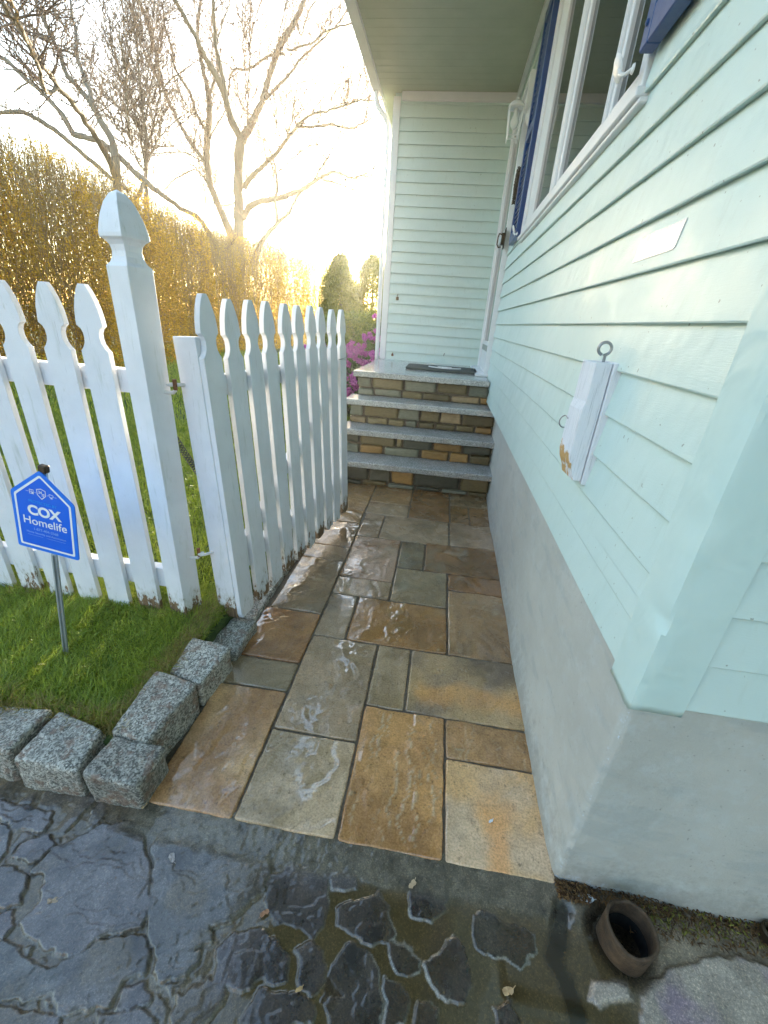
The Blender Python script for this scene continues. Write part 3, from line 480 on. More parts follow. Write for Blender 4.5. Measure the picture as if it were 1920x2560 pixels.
    if sty == 1: glint_r1 = sm(.016, .004, r1)[..., None] * sm(-.1, .15, fbm(X * 7, Y * 7, 0, s + 31, 2))[..., None]; c = c * (1 - .6 * glint_r1) + np.array([.52, .42, .26]) * .6 * glint_r1  # lighter ridge crests, wet glints painted into the colour
    wbl = .05 * fbm(X * 9, Y * 9, 0, 77, 4)
    if q == 5: b = sm(.12, .30, X + wbl) * sm(1.20, 1.27, Y + wbl); c = c * (1 - .35 * b[..., None]); b2 = sm(1.08, 1.14, Y + wbl) * sm(1.22, 1.16, Y + wbl) * sm(.02, .10, X + 2 * wbl); c = c * (1 - .5 * b2[..., None]) + np.array(srgb(186, 132, 70, k_)) * .5 * b2[..., None]
    if q == 3: b2 = sm(.24, .29, X + wbl) * sm(.355, .31, X + wbl) * sm(.84, .70, Y); c = c * (1 - .7 * b2[..., None]) + np.array(srgb(196, 140, 86, k_)) * .7 * b2[..., None]
    n0 = len(X.ravel()); V = np.stack([X, Y, Z], -1).reshape(-1, 3); I = np.arange(n0).reshape(nx + 1, ny + 1)
    F = np.stack([I[:-1, :-1], I[1:, :-1], I[1:, 1:], I[:-1, 1:]], -1).reshape(-1, 4)
    per = np.concatenate([I[:, 0], I[-1, 1:], I[-2::-1, -1], I[0, -2:0:-1]]); low = V[per].copy(); low[:, 2] = -.03
    kk = len(per); a = np.arange(kk); b = (a + 1) % kk
    F = np.concatenate([F, np.stack([per[b], per[a], n0 + a, n0 + b], -1)]); V = np.concatenate([V, low])
    cc = c.reshape(-1, 3); cc = np.concatenate([cc, cc[per] * .5])
    Vs.append(V); Fs.append(F + off); Cs.append(cc); off += len(V)
m, nt, p = newmat('wet_riven_sandstone'); co = coords(nt)
c = attr(nt, 'Col', 'Color'); c = mix(nt, ramp(nt, noise(nt, co, 170, 4, .7), [(.38, .0), (.66, .75)]), c, mix(nt, 1., c, (.50, .46, .42), 'MULTIPLY'))
c = mix(nt, ramp(nt, noise(nt, co, 60, 6, .7), [(.58, 0.), (.66, .55)]), c, (.07, .045, .022))
nt.links.new(c, p.inputs['Base Color'])
wet = noise(nt, co, 5.5, 6, .62, .4); film = ramp(nt, wet, [(.455, 1.), (.475, 0.)]); nt.links.new(ramp(nt, wet, [(.44, .035), (.48, .16), (.62, .34)]), p.inputs['Roughness'])
stp = ramp(nt, noise(nt, coords(nt, 'pos', (1, .45, 1)), 26, 7, .62, 1.2), [(.40, 0.), (.42, .35), (.49, .38), (.505, .7), (.58, .72), (.60, 1.)])
h = math_(nt, 'ADD', math_(nt, 'MULTIPLY', noise(nt, co, 190, 4, .7), .35), math_(nt, 'ADD', math_(nt, 'MULTIPLY', noise(nt, co, 42, 6, .7, .6), .6), math_(nt, 'MULTIPLY', stp, .55))); h = math_(nt, 'MULTIPLY', h, math_(nt, 'SUBTRACT', 1, math_(nt, 'MULTIPLY', film, .9))); bp = bump(nt, p, h, .55, .0020)
nt.links.new(ramp(nt, wet, [(.45, 1.), (.50, .25)]), p.inputs['Coat Weight']); p.inputs['Coat Roughness'].default_value = .03; p.inputs['Coat IOR'].default_value = 1.6
MAT['paver'] = m
MAT['joint'] = simple('dark_sand_joint', ((.07, .053, .035), (.19, .145, .10)), 90, (.5, .8), 300, .004, 1)
pv = np.concatenate(Vs)
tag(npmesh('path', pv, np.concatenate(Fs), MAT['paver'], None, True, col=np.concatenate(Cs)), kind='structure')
sheet('path_bedding', -.70, .60, .60, 3.3, 130, 270, lambda X, Y: -.0062 + .0025 * fbm(X * 60, Y * 60, 0, 2, 3), MAT['joint'], .05)

# ================================================================ FLAGSTONE DRIVEWAY
def sdf(poly, X, Y):
    P = np.array(poly); d = np.full(X.shape, 1e9); ins = np.zeros(X.shape, bool); n = len(P)
    for i in range(n):
        a = P[i]; b = P[(i + 1) % n]; e = b - a; wx = X - a[0]; wy = Y - a[1]
        t = np.clip((wx * e[0] + wy * e[1]) / (e @ e + 1e-12), 0, 1); d = np.minimum(d, (wx - e[0] * t) ** 2 + (wy - e[1] * t) ** 2)
        c = ((a[1] <= Y) != (b[1] <= Y)) & (X < (b[0] - a[0]) * (Y - a[1]) / ((b[1] - a[1]) if b[1] != a[1] else 1e-9) + a[0]); ins ^= c
    return np.where(ins, 1, -1) * np.sqrt(d)
def drive_patch(x0, x1, y0, y1, st, seeds, core):
    X, Y = np.meshgrid(np.arange(x0, x1, st), np.arange(y0, y1, st), indexing='ij')
    wx = X + .022 * fbm(X * 17, Y * 17, 0, 31, 5); wy = Y + .022 * fbm(X * 17, Y * 17, 7, 32, 5)
    D = np.full(X.shape, -1.); SID = np.zeros(X.shape, int)
    for q, pl in enumerate(BK['stones']):
        d = sdf(pl, wx, wy) - .002; k = d > D; D = np.where(k, d, D); SID = np.where(k, q, SID)
    DP = np.full(X.shape, -1.)
    for pl in BK['pale']: DP = np.maximum(DP, sdf(pl, wx, wy))
    D = D + .006 + .004 * fbm(X * 60, Y * 60, 0, 30, 3)
    vd = np.full(X.shape, 9.); vd2 = vd.copy()
    for vx, vy in seeds:
        q_ = np.hypot(X - vx, (Y - vy) * 1.15) ; nw = q_ < vd; vd2 = np.where(nw, vd, np.minimum(vd2, q_)); vd = np.minimum(vd, q_)
    small = sm(.003, .007, (vd2 - vd) / 2 + .003 * fbm(X * 70, Y * 70, 0, 29, 3)) * (sm(-.2, .1, fbm(X * 6, Y * 6, 0, 28, 3)) * .6 if core else 1.)
    stone = np.maximum(sm(-.0025, .0035, D), small * sm(.0, -.008, D) * (X < .46) * sm(-.30, -.42, X)); pale = sm(-.004, .01, DP)
    rs = np.random.default_rng(3); tilt = rs.uniform(-.012, .012, (60, 2)); lev = rs.uniform(-.0015, .002, 60)
    base = -.010 + .0035 * fbm(X * 16, Y * 16, 0, 33, 5) + .0012 * fbm(X * 110, Y * 110, 0, 34, 3)
    riv = fbm(X * 11, Y * 20, 0, 35, 4) * 3; fr = riv - np.floor(riv)
    sh = -.0015 + lev[SID] + .0013 * (np.floor(riv) + sm(0, .2, fr)) + .0006 * fbm(X * 50, Y * 50, 0, 36, 4) + tilt[SID, 0] * (X % .3) * .2
    # right half lies lower and holds water
    puddle = sm(-.36, -.22, X) * sm(.62, .50, X) * sm(.56, .49, Y + .03 * fbm(X * 6, Y * 6, 0, 40, 3))
    sh = sh - .0035 * puddle * (.7 + .8 * fbm(X * 7, Y * 7, 0, 41, 3))
    H = base * (1 - stone) + sh * stone
    H = H * (1 - pale) + (-.001 + .0015 * fbm(X * 14, Y * 30, 0, 42, 5)) * pale
    strip = sm(.525, .55, Y + .012 * fbm(X * 12, Y * 12, 0, 43, 3)) * sm(.60, .42, X) * sm(-.72, -.66, X)
    H = H * (1 - strip) + (-.004 + .0016 * fbm(X * 70, Y * 70, 0, 44, 4)) * strip
    ch = np.array(BK['channel']); dch = np.full(X.shape, 9.)
    for i in range(len(ch) - 1):
        a, b = ch[i], ch[i + 1]; e = b - a; t = np.clip(((X - a[0]) * e[0] + (Y - a[1]) * e[1]) / (e @ e), 0, 1); dch = np.minimum(dch, np.hypot(X - a[0] - e[0] * t, Y - a[1] - e[1] * t))
    chan = sm(.030, .010, dch + .006 * fbm(X * 25, Y * 25, 0, 45, 3)); H = H - .012 * chan
    # pit where the drain pipe stands
    dp = np.hypot((X - .55), (Y - .53)); pit = sm(.085, .05, dp); H = H - .02 * pit
    WL = -.0068 + .0 * X; k = .0022; wet = sm(-.002, .0006, WL - H) * puddle            # water film with a meniscus
    hh = np.clip(.5 + .5 * (WL - H) / k, 0, 1); Hs = H * (1 - hh) + WL * hh + k * hh * (1 - hh)
    H2 = H * (1 - puddle) + Hs * puddle
    slate = np.array([.098, .090, .084]); slate2 = np.array([.115, .095, .098]); mort = np.array([.115, .085, .052]); grav = np.array([.110, .092, .066])
    tint = rs.uniform(0, 1, 60)[SID][..., None]
    cs = slate * (1 - tint) + slate2 * tint; cs = cs * (.92 + .95 * fbm(X * 20, Y * 20, 0, 50, 6)[..., None]); brn = (sm(.05, .4, fbm(X * 9, Y * 9, 0, 56, 5)) * .6)[..., None]; cs = cs * (1 - brn) + np.array([.11, .082, .048]) * brn
    cm = mort * (1 + .7 * fbm(X * 30, Y * 30, 0, 51, 5)[..., None])
    cs = cs * (1 - puddle[..., None] * np.array([.60, .66, .74])); C = cm * (1 - stone[..., None]) + cs * stone[..., None]
    pw = puddle[..., None] * (1 - stone[..., None]); C = C * (1 - pw * .8) + np.array([.062, .042, .015]) * pw * .8; rim = (sm(.0030, .0008, np.abs(D - .001)) * sm(.0, .25, fbm(X * 9, Y * 9, 0, 58, 3)) * puddle * .38)[..., None]; C = C * (1 - rim) + np.array([.34, .33, .29]) * rim  # rim: mineral edge and meniscus sky reflection, both put into the colour
    C = C * (1 - strip[..., None]) + grav * (1 + .7 * fbm(X * 45, Y * 45, 0, 52, 5)[..., None]) * strip[..., None]
    pc = np.array([.36, .30, .25]) * (1 + .35 * fbm(X * 25, Y * 25, 0, 53, 5)[..., None]); mauve = sm(.0, .35, fbm(X * 8, Y * 8, 0, 54, 4))[..., None]
    pc = pc * (1 - mauve) + np.array([.27, .20, .24]) * mauve; C = C * (1 - pale[..., None]) + pc * pale[..., None]
    rt = (sm(.52, .62, X) * (1 - pale))[..., None]; C = C * (1 - rt) + np.array([.24, .185, .13]) * (1 + .5 * fbm(X * 22, Y * 22, 0, 55, 5)[..., None]) * rt
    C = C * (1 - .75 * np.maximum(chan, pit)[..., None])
    n0 = X.size; V = np.stack([X, Y, H2], -1).reshape(-1, 3); I = np.arange(n0).reshape(X.shape)
    F = np.stack([I[:-1, :-1], I[1:, :-1], I[1:, 1:], I[:-1, 1:]], -1).reshape(-1, 4)

    return V, F, np.clip(C, .004, 1).reshape(-1, 3), wet.reshape(-1)
m, nt, p = newmat('wet_flagstone_driveway'); co = coords(nt); c = attr(nt, 'Col', 'Color')
c = mix(nt, ramp(nt, noise(nt, co, 240, 5, .8), [(.50, .0), (.66, .7)]), c, mix(nt, 1., c, (2.6, 2.4, 2.1), 'MULTIPLY'))
c = mix(nt, ramp(nt, noise(nt, co, 150, 5, .8), [(.52, .0), (.66, .6)]), c, mix(nt, 1., c, (.3, .28, .26), 'MULTIPLY'))
nt.links.new(c, p.inputs['Base Color']); fl = attr(nt, 'film')
ro = ramp(nt, noise(nt, co, 9, 6, .65), [(.42, .05), (.62, .30)]); nt.links.new(mix(nt, fl, ro, .02), p.inputs['Roughness'])
h = math_(nt, 'ADD', math_(nt, 'MULTIPLY', noise(nt, co, 260, 3, .7), .35), noise(nt, co, 60, 6, .7)); h = math_(nt, 'MULTIPLY', h, math_(nt, 'SUBTRACT', 1, math_(nt, 'MULTIPLY', fl, .97)))
bump(nt, p, h, .55, .003); p.inputs['Coat Weight'].default_value = .7; p.inputs['Coat Roughness'].default_value = .04; MAT['drive'] = m
r8 = np.random.default_rng(8); core_seeds = np.stack([r8.uniform(-1.65, .46, 330), r8.uniform(.08, .55, 330)], 1)
out_seeds = np.stack([r8.uniform(-4.2, 3.2, 420), r8.uniform(-2.2, .9, 420)], 1)
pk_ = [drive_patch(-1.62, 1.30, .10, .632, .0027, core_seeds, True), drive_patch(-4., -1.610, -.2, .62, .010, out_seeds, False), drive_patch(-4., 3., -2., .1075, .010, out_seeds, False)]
o_ = 0; FF = []
for q_ in pk_: FF.append(q_[1] + o_); o_ += len(q_[0])
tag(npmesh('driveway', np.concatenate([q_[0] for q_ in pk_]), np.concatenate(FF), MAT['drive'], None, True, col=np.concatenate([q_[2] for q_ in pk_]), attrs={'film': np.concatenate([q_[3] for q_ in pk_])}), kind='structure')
# the rest of the driveway outside the picture
MAT['drive_far'] = simple('wet_flagstone_outer', ((.05, .05, .055), (.12, .10, .08)), 6, (.15, .5), 60, .004, .6)
g = MB()
for x0, x1, y0, y1 in ((-12, 12, -14, -1.99), (-12, -3.99, -1.99, .60), (2.98, 12, -1.99, .60), (1.29, 2.98, .09, .62)): g.add([(x0, y0, -.012), (x1, y0, -.012), (x1, y1, -.012), (x0, y1, -.012)], [[0, 1, 2, 3]])
tag(g.build('driveway', MAT['drive_far']), kind='structure')

# ================================================================ GRANITE KERB BLOCKS
CB = [ # cx, cy, sx, sy, top z, rz, label
 (-.775,.655,.165,.115,.115,.03,'pale granite kerb block at the outer corner of the lawn'),
 (-.965,.668,.185,.135,.118,-.03,'pale granite kerb block beside the corner one, brown stain on top'),
 (-1.165,.672,.185,.14,.115,.02,'grey granite kerb block third from the lawn corner, cut by the left picture edge'),
 (-1.37,.67,.19,.14,.11,0,'granite kerb block outside the left picture edge'),
 (-1.575,.668,.185,.135,.112,.03,'granite kerb block outside the left picture edge'),(-1.775,.672,.18,.14,.116,-.02,'granite kerb block outside the left picture edge'),(-1.975,.668,.185,.135,.11,.02,'granite kerb block outside the left picture edge'),
 (-2.175,.67,.185,.14,.115,.0,'granite kerb block outside the left picture edge'),(-2.38,.67,.19,.14,.112,.03,'granite kerb block outside the left picture edge'),(-2.59,.67,.19,.14,.112,-.03,'granite kerb block outside the left picture edge'),
 (-.785,.815,.145,.200,.122,-.08,'grey granite kerb block first back from the corner along the path'),
 (-.765,1.025,.13,.190,.120,-.06,'grey granite kerb block second back from the corner along the path'),
 (-.745,1.230,.115,.185,.062,-.10,'low wet granite kerb block half hidden under the open gate'),
]
for q, (cx, cy, sx, sy, zt, rz, lab) in enumerate(CB):
    cx += .030; V, F = rockblock((0, 0, (zt - .10) / 2), (sx, sy, zt + .10), 0, 21 + q, .012, .009, 21, (30, 34, 34), .018)
    o = npmesh('curb_stone', V, F, MAT['curb'], None, True); o.location = (cx, cy, 0); o.rotation_euler = (0, 0, rz)
    tag(o, lab, 'curb stone', 'granite kerb blocks edging the lawn')
for q in range(9):
    y = 1.44 + q * .205; V, F = rockblock((0, 0, -.02), (.10, .195, .10), 0, 41 + q, .015, .008, 20, (8, 12, 6), .008)
    o = npmesh('curb_stone', V, F, MAT['curb'], None, True); o.location = (-.738 + .0 * q, y, 0)
    tag(o, 'low granite edging block beneath the picket gate', 'curb stone', 'low edging blocks under the gate')
# ================================================================ HOUSE
house = empty('house', (.42, .61, 0), 0, 'pale mint clapboard house with grey stucco foundation, porch soffit and window', 'house')
HI = Matrix.Translation((-.42, -.61, 0))
def onhouse(o):
    """parts are modelled in world coordinates; keep them there under the house empty"""
    o.matrix_parent_inverse = HI; return o
def hp(mb, name, mats, **kw): return onhouse(mb.build(name, mats, house, **kw))
LAP = .1025; Z0 = .667
def siding(name, axis, plane, a0, a1, z0, z1, openings, sgn=-1, seed=0, step=LAP, butt=.0145):
    """lap boards on the plane x=plane (axis 'x') or y=plane (axis 'y'), facing -axis"""
    g = MB(); r = random.Random(seed); k = 0; z = z0
    while z < z1 - .01:
        zb, zt = z, min(z + step, z1)
        cuts = sorted({zb, zt} | {o[q] for o in openings for q in (2, 3) if zb < o[q] < zt})
        of = lambda q: butt - (butt - .0025) * (q - zb) / step
        for za, zc in zip(cuts[:-1], cuts[1:]):
            iv = [(a0, a1)]
            for (b0, b1, oz0, oz1) in openings:
                if oz0 < (za + zc) / 2 < oz1:
                    nv = []
                    for s, e in iv:
                        if b0 > s: nv.append((s, min(e, b0)))
                        if b1 < e: nv.append((max(s, b1), e))
                    iv = [t for t in nv if t[1] - t[0] > .004]
            for s, e in iv:
                n = max(1, int((e - s) / .22)); rows = [(za, of(za))]
                if za == zb: rows = [(zb + .0005, 0.0), (zb - .001, of(zb) - .0015), (zb + .002, of(zb)), (zb + .012, of(zb + .010))]
                rows.append((zc + (.0 if zc < zt else .0), of(zc)))
                vs = []
                for i in range(n + 1):
                    a = s + (e - s) * i / n; j = r.uniform(-.0007, .0007)
                    for (q, o_) in rows:
                        d = plane + sgn * (o_ + (j if o_ > .001 else 0)); vs.append((d, a, q) if axis == 'x' else (a, d, q))
                m_ = len(rows); fs = [[i * m_ + t, i * m_ + t + 1, (i + 1) * m_ + t + 1, (i + 1) * m_ + t] for i in range(n) for t in range(m_ - 1)]
                g.add(vs, fs)
        z += step; k += 1
    return onhouse(g.build(name, MAT['siding'], house, smooth=True, angle=25))
WIN = (1.425, 3.32, 1.795, 3.02); DOOR = (4.06, 4.99, .80, 2.93)
siding('side_wall', 'x', .42, .66, 5.15, Z0 - .012, 3.2, [WIN, DOOR], seed=1)
siding('front_wall', 'y', .612, .485, 6.5, .645, 3.2, [], seed=2)
siding('porch_end_wall', 'y', 5.15, -.69, .425, .82, 3.2, [], seed=3, step=.0995, butt=.021)
# backing walls
g = MB(); g.box(.421, .60, 4.99, 5.16, .3, 3.25); g.box(.4215, .60, .66, 4.06, .66, 1.795); g.box(.4215, .6, .66, 1.425, 1.795, 3.25); g.box(.4215, .6, 3.32, 4.06, 1.795, 3.25); g.box(.4215, .6, 1.425, 3.32, 3.02, 3.25)
g.box(.4215, .6, 4.06, 4.99, 2.93, 3.25); g.box(.60, 6.5, .614, .70, .646, 3.25); g.box(.5, .6, .614, .66, .646, 3.25); g.box(-.74, .4205, 5.151, 5.30, .3, 3.25); g.box(-.745, -.60, 5.30, 9.5, 0, 3.25); g.box(-.60, 7, 9.3, 9.5, 0, 3.25)
hp(g, 'wall_sheathing', MAT['trim'])
# porch corner trim
g = MB(); g.box(-.755, -.685, 5.128, 5.152, .83, 3.16); g.box(-.757, -.745, 5.152, 5.24, .83, 3.16); hp(g, 'corner_trim', MAT['vinyl'], bevel=.003)
# dented corner post
V = []; F = []; nz = 150; prof = [(.4215, .684), (.4035, .684), (.4035, .660), (.4035, .636), (.4042, .612), (.4075, .5995), (.413, .5965), (.430, .5965), (.455, .5965), (.480, .5965), (.494, .5965), (.494, .613)]
zs = np.linspace(.628, 3.2, nz + 1)
for i, z in enumerate(zs):
    for j, (x, y) in enumerate(prof):
        ridge = math.exp(-((j - 5) / 1.6) ** 2)
        dent = float(sm(.25, .7, vn(z * 40, j * .3, 0, 8))) * float(sm(1.15, .75, z)) * float(sm(.66, .69, z)) + .4 * float(sm(.3, .8, vn(z * 9, j * .3, 0, 9)))
        x2 = x + .010 * dent * ridge; y2 = y + .008 * dent * ridge + .0012 * float(vn(z * 8, j * .7, 0, 10)); z2 = z
        if i == 0: z2 = z + .004 * float(vn(j * .9, 0, 0, 12)) - (.004 if j in (4, 5) else 0) + (.005 if j < 2 else 0)
        V.append((x2, y2, z2))
k = len(prof)
for i in range(nz):
    for j in range(k - 1): a = i * k + j; F.append([a, a + 1, a + k + 1, a + k])
me = bpy.data.meshes.new('corner_post'); me.from_pydata(V, [], F); me.update(); o = link('corner_post', me, MAT['trim'], house, True); me.set_sharp_from_angle(angle=R(35)); onhouse(o)
md = o.modifiers.new('t', 'SOLIDIFY'); md.thickness = .0015; md.offset = 0
# foundation
def m_stucco():
    m, nt, p = newmat('grey_painted_stucco'); co = coords(nt)
    c = ramp(nt, noise(nt, co, 3, 6), [(.3, (.46, .455, .415)), (.7, (.56, .555, .51))])
    c = mix(nt, ramp(nt, noise(nt, coords(nt, 'pos', (1, 1, 4)), 4, 6), [(.55, 0.), (.62, .45)]), c, (.38, .41, .40))
    c = mix(nt, ramp(nt, math_(nt, 'ADD', attr(nt, 'wear'), math_(nt, 'MULTIPLY', math_(nt, 'SUBTRACT', noise(nt, co, 70, 7, .8), .5), 1.5)), [(.50, 0.), (.58, 1.)]), c, (.62, .68, .74))
    nt.links.new(c, p.inputs['Base Color']); p.inputs['Roughness'].default_value = .62
    sep = nt.nodes.new('ShaderNodeSeparateXYZ'); nt.links.new(nt.nodes.new('ShaderNodeNewGeometry').outputs['Position'], sep.inputs[0])
    spl = math_(nt, 'ADD', math_(nt, 'MULTIPLY', math_(nt, 'SUBTRACT', .16, sep.outputs[2]), 2.2), math_(nt, 'MULTIPLY', noise(nt, co, 34, 7, .75), .8)); c = mix(nt, ramp(nt, spl, [(.52, 0.), (.72, .45)]), c, (.24, .21, .17))
    pit = ramp(nt, noise(nt, co, 130, 3, .5), [(.27, 1.), (.31, 0.)]); c = mix(nt, math_(nt, 'MULTIPLY', pit, .55), c, (.16, .15, .13))
    c = mix(nt, ramp(nt, noise(nt, co, 14, 8, .8), [(.50, 0.), (.64, .35)]), c, (.58, .62, .62))
    nt.links.new(c, p.inputs['Base Color'])
    h = math_(nt, 'SUBTRACT', math_(nt, 'ADD', noise(nt, co, 45, 6, .7), math_(nt, 'MULTIPLY', noise(nt, co, 190, 4), .25)), math_(nt, 'MULTIPLY', pit, .4)); h = math_(nt, 'ADD', h, math_(nt, 'MULTIPLY', noise(nt, co, 9, 3), 1.2)); bump(nt, p, h, .45, .006); return m
MAT['stucco'] = m_stucco()
def fx(y): return .428 + .020 * sm(1.0, 2.2, y) + .028 * sm(2.0, 3.6, y)
us = np.concatenate([np.linspace(5.14, 1.0, 90), np.linspace(.99, .632, 60)[1:], np.linspace(.43, .60, 50)[1:], np.linspace(.61, 6.5, 90)[1:]])
nside = 90 + 59; zz = np.concatenate([np.linspace(-.05, .12, 30), np.linspace(.12, .67, 40)[1:]])
V = []; wr = []
for i, u in enumerate(us):
    side = i < nside
    for z in zz:
        if side: x, y = float(fx(u)), u; dc = y - .632
        else: x, y = u, .632 - .004 * min(1, (u - .43) / .1); dc = x - .43
        nzv = float(fbm(x * 30, y * 30, z * 30, 60, 4)); big = float(fbm(x * 5, y * 5, z * 5, 61, 2))
        flare = .010 * float(sm(.10, .0, z)) * (1 + .5 * float(vn(u * 5, 0, 0, 62)))
        cornr = float(sm(.012, 0, dc)) * (.004 + .003 * float(vn(z * 60, 0, 0, 63)))
        if side: x += -.0016 * nzv - .003 * big - flare + cornr; y += cornr
        else: y += -.0016 * nzv - .003 * big - flare + cornr; x += cornr * .5
        V.append((x, y, z)); w_ = (.36 * float(sm(.10, .0, dc)) if side else .58 * float(sm(.012, .0, dc))); w_ = max(w_, .55 * float(sm(.05, .01, z)) * float(sm(.55, .1, dc)) * (0 if side else 1), 0); wr.append(w_)  # wear: corner chips, plus the lit side's paleness put into the colour
m_ = len(zz); I = np.arange(len(V)).reshape(len(us), m_); F = np.stack([I[:-1, :-1], I[1:, :-1], I[1:, 1:], I[:-1, 1:]], -1).reshape(-1, 4)
onhouse(npmesh('foundation', np.array(V), F, MAT['stucco'], house, True, attrs={'wear': wr}))
# soffit with narrow grooves, fascia, frieze
g = MB()
y = -1.5
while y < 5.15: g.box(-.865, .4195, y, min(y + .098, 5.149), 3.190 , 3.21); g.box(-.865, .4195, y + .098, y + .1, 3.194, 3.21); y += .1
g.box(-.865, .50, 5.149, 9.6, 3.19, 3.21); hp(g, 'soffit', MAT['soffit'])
g = MB(); g.box(-.675, .418, 5.105, 5.135, 3.125, 3.189); g.box(.375, .405, -1.5, 5.10, 3.14, 3.189); hp(g, 'frieze_trim', MAT['vinyl'], bevel=.002)
g = MB(); g.box(-.885, -.867, -1.52, 9.6, 3.17, 3.36); hp(g, 'fascia', MAT['vinyl'])
g = MB(); g.box(-.90, 6.6, -1.5, 9.7, 3.37, 3.40)
hp(g, 'roof', MAT['dark'])
# gutter with elbow and downspout
g = MB(); g.prism([(-.888, 3.35), (-.888, 3.235), (-.905, 3.215), (-.965, 3.215), (-.975, 3.25), (-.985, 3.30), (-1.0, 3.35), (-.993, 3.352), (-.968, 3.25), (-.962, 3.223), (-.907, 3.223), (-.894, 3.24), (-.894, 3.35)], -1.5, 5.30, 'y'); gu = hp(g, 'gutter', MAT['vinyl'])
g = MB(); g.tube([(-.93, 5.19, 3.22), (-.93, 5.19, 3.16), (-.905, 5.19, 3.10), (-.83, 5.19, 3.02), (-.80, 5.19, 2.96), (-.795, 5.19, 2.85), (-.795, 5.19, .35)], .024, 8); hp(g, 'downspout', MAT['vinyl'], smooth=True)
# wing to the right of the driveway: unseen block added to cut sky light
siding('shade_wing_wall', 'y', 7.0, -6.9, -6.8, .6, .7, [], seed=9) if False else None
g = MB(); g.box(1.45, 6.5, -7, .60, 0, 3.3); hp(g, 'shade_wing', MAT['siding']); g = MB(); g.prism([(1.2, 3.3), (6.8, 3.3), (4, 5.2)], -7.2, .7, 'y'); hp(g, 'shade_wing_roof', MAT['dark'])
# window: frame > sill, mullion, pane
g = MB(); y0, y1, z0, z1 = WIN
g.box(.398, .47, y0 + .003, y0 + .045, z0 + .003, z1); g.box(.398, .47, y1 - .11, y1 - .003, z0 + .003, z1); g.box(.398, .47, y0 + .045, y1 - .11, z1 - .07, z1)
g.box(.398, .47, y0 + .045, y1 - .11, z0 + .003, z0 + .04)
win = hp(g, 'window', MAT['vinyl'], bevel=.003)
def sub(mb, name, mats, par, **kw):
    o = mb.build(name, mats, par, **kw); o.matrix_parent_inverse = par.matrix_parent_inverse.copy() if False else Matrix.Identity(4); return o
g = MB(); g.box(.386, .43, y0 - .012, y1 + .012, z0 - .020, z0 + .001); g.box(.396, .42, y0 - .018, y1 + .018, z0 - .034, z0 - .021); sub(g, 'sill', MAT['vinyl'], win, bevel=.003)
g = MB()
for a, b in ((y0 + .045, y0 + .070), (1.71, 1.734), (1.766, 1.79), (2.37, 2.409), (2.511, 2.55), (2.985, 3.205)): g.box(.408, .466, a, b, z0 + .04, z1 - .07)
for a, b in ((y0 + .070, 1.71), (1.79, 2.37), (2.55, 2.985)): g.box(.4095, .464, a, b, z0 + .04, z0 + .062); g.box(.4095, .464, a, b, z1 - .12, z1 - .071)
sub(g, 'sash', MAT['vinyl'], win, bevel=.003)
for a, b in ((1.7345, 1.7655), (2.4095, 2.5105)):
    g = MB(); g.box(.402, .467, a, b, z0 + .041, z1 - .071); g.box(.399, .4019, a + .010, b - .010, z0 + .041, z1 - .071); sub(g, 'mullion', MAT['vinyl'], win, bevel=.002)
for a, b in ((y0 + .070, 1.71), (1.79, 2.37), (2.55, 2.985)):
    g = MB(); g.box(.422, .428, a + .0005, b - .0005, z0 + .0625, z1 - .1205); sub(g, 'pane', MAT['glass'], win)
# storm door
g = MB(); y0, y1 = 4.07, 4.98
g.box(.372, .43, y0, y0 + .035, .835, 2.92); g.box(.372, .43, y1 - .045, y1, .835, 2.92); g.box(.372, .43, y0 + .036, y1 - .046, 2.88, 2.92)
door = hp(g, 'door', MAT['vinyl'], bevel=.003)
g = MB(); g.box(.388, .43, y0 + .04, y0 + .12, .85, 2.87); g.box(.388, .43, y1 - .13, y1 - .05, .85, 2.87); g.box(.389, .43, y0 + .121, y1 - .131, .85, 1.12); g.box(.389, .43, y0 + .121, y1 - .131, 2.79, 2.87); g.box(.389, .43, y0 + .121, y1 - .131, 1.97, 2.02)
sub(g, 'storm_frame', MAT['vinyl'], door, bevel=.003)
g = MB(); g.box(.404, .408, y0 + .1205, y1 - .1305, 1.1205, 1.9695); g.box(.404, .408, y0 + .1205, y1 - .1305, 2.0205, 2.7895); sub(g, 'door_glass', MAT['glass'], door)
g = MB(); g.box(.3845, .388, y0 + .13, y1 - .14, 1.035, 1.085); sub(g, 'mail_plate', MAT['steel'], door)
g = MB(); g.box(.366, .371, y0 - .055, y0 + .045, 1.83, 1.97); g.box(.345, .366, y0 - .02, y0 + .02, 1.86, 1.94); g.tube([(.345, y0, 1.93), (.325, y0, 1.935), (.318, y0, 1.91), (.318, y0, 1.86), (.33, y0, 1.84), (.35, y0, 1.845)], .006, 8); sub(g, 'handle', MAT['bronze'], door, bevel=.002)
g = MB(); g.box(.30, .44, y0 - .01, y1 + .01, .831, .850); sub(g, 'threshold', MAT['vinyl'], door, bevel=.003)
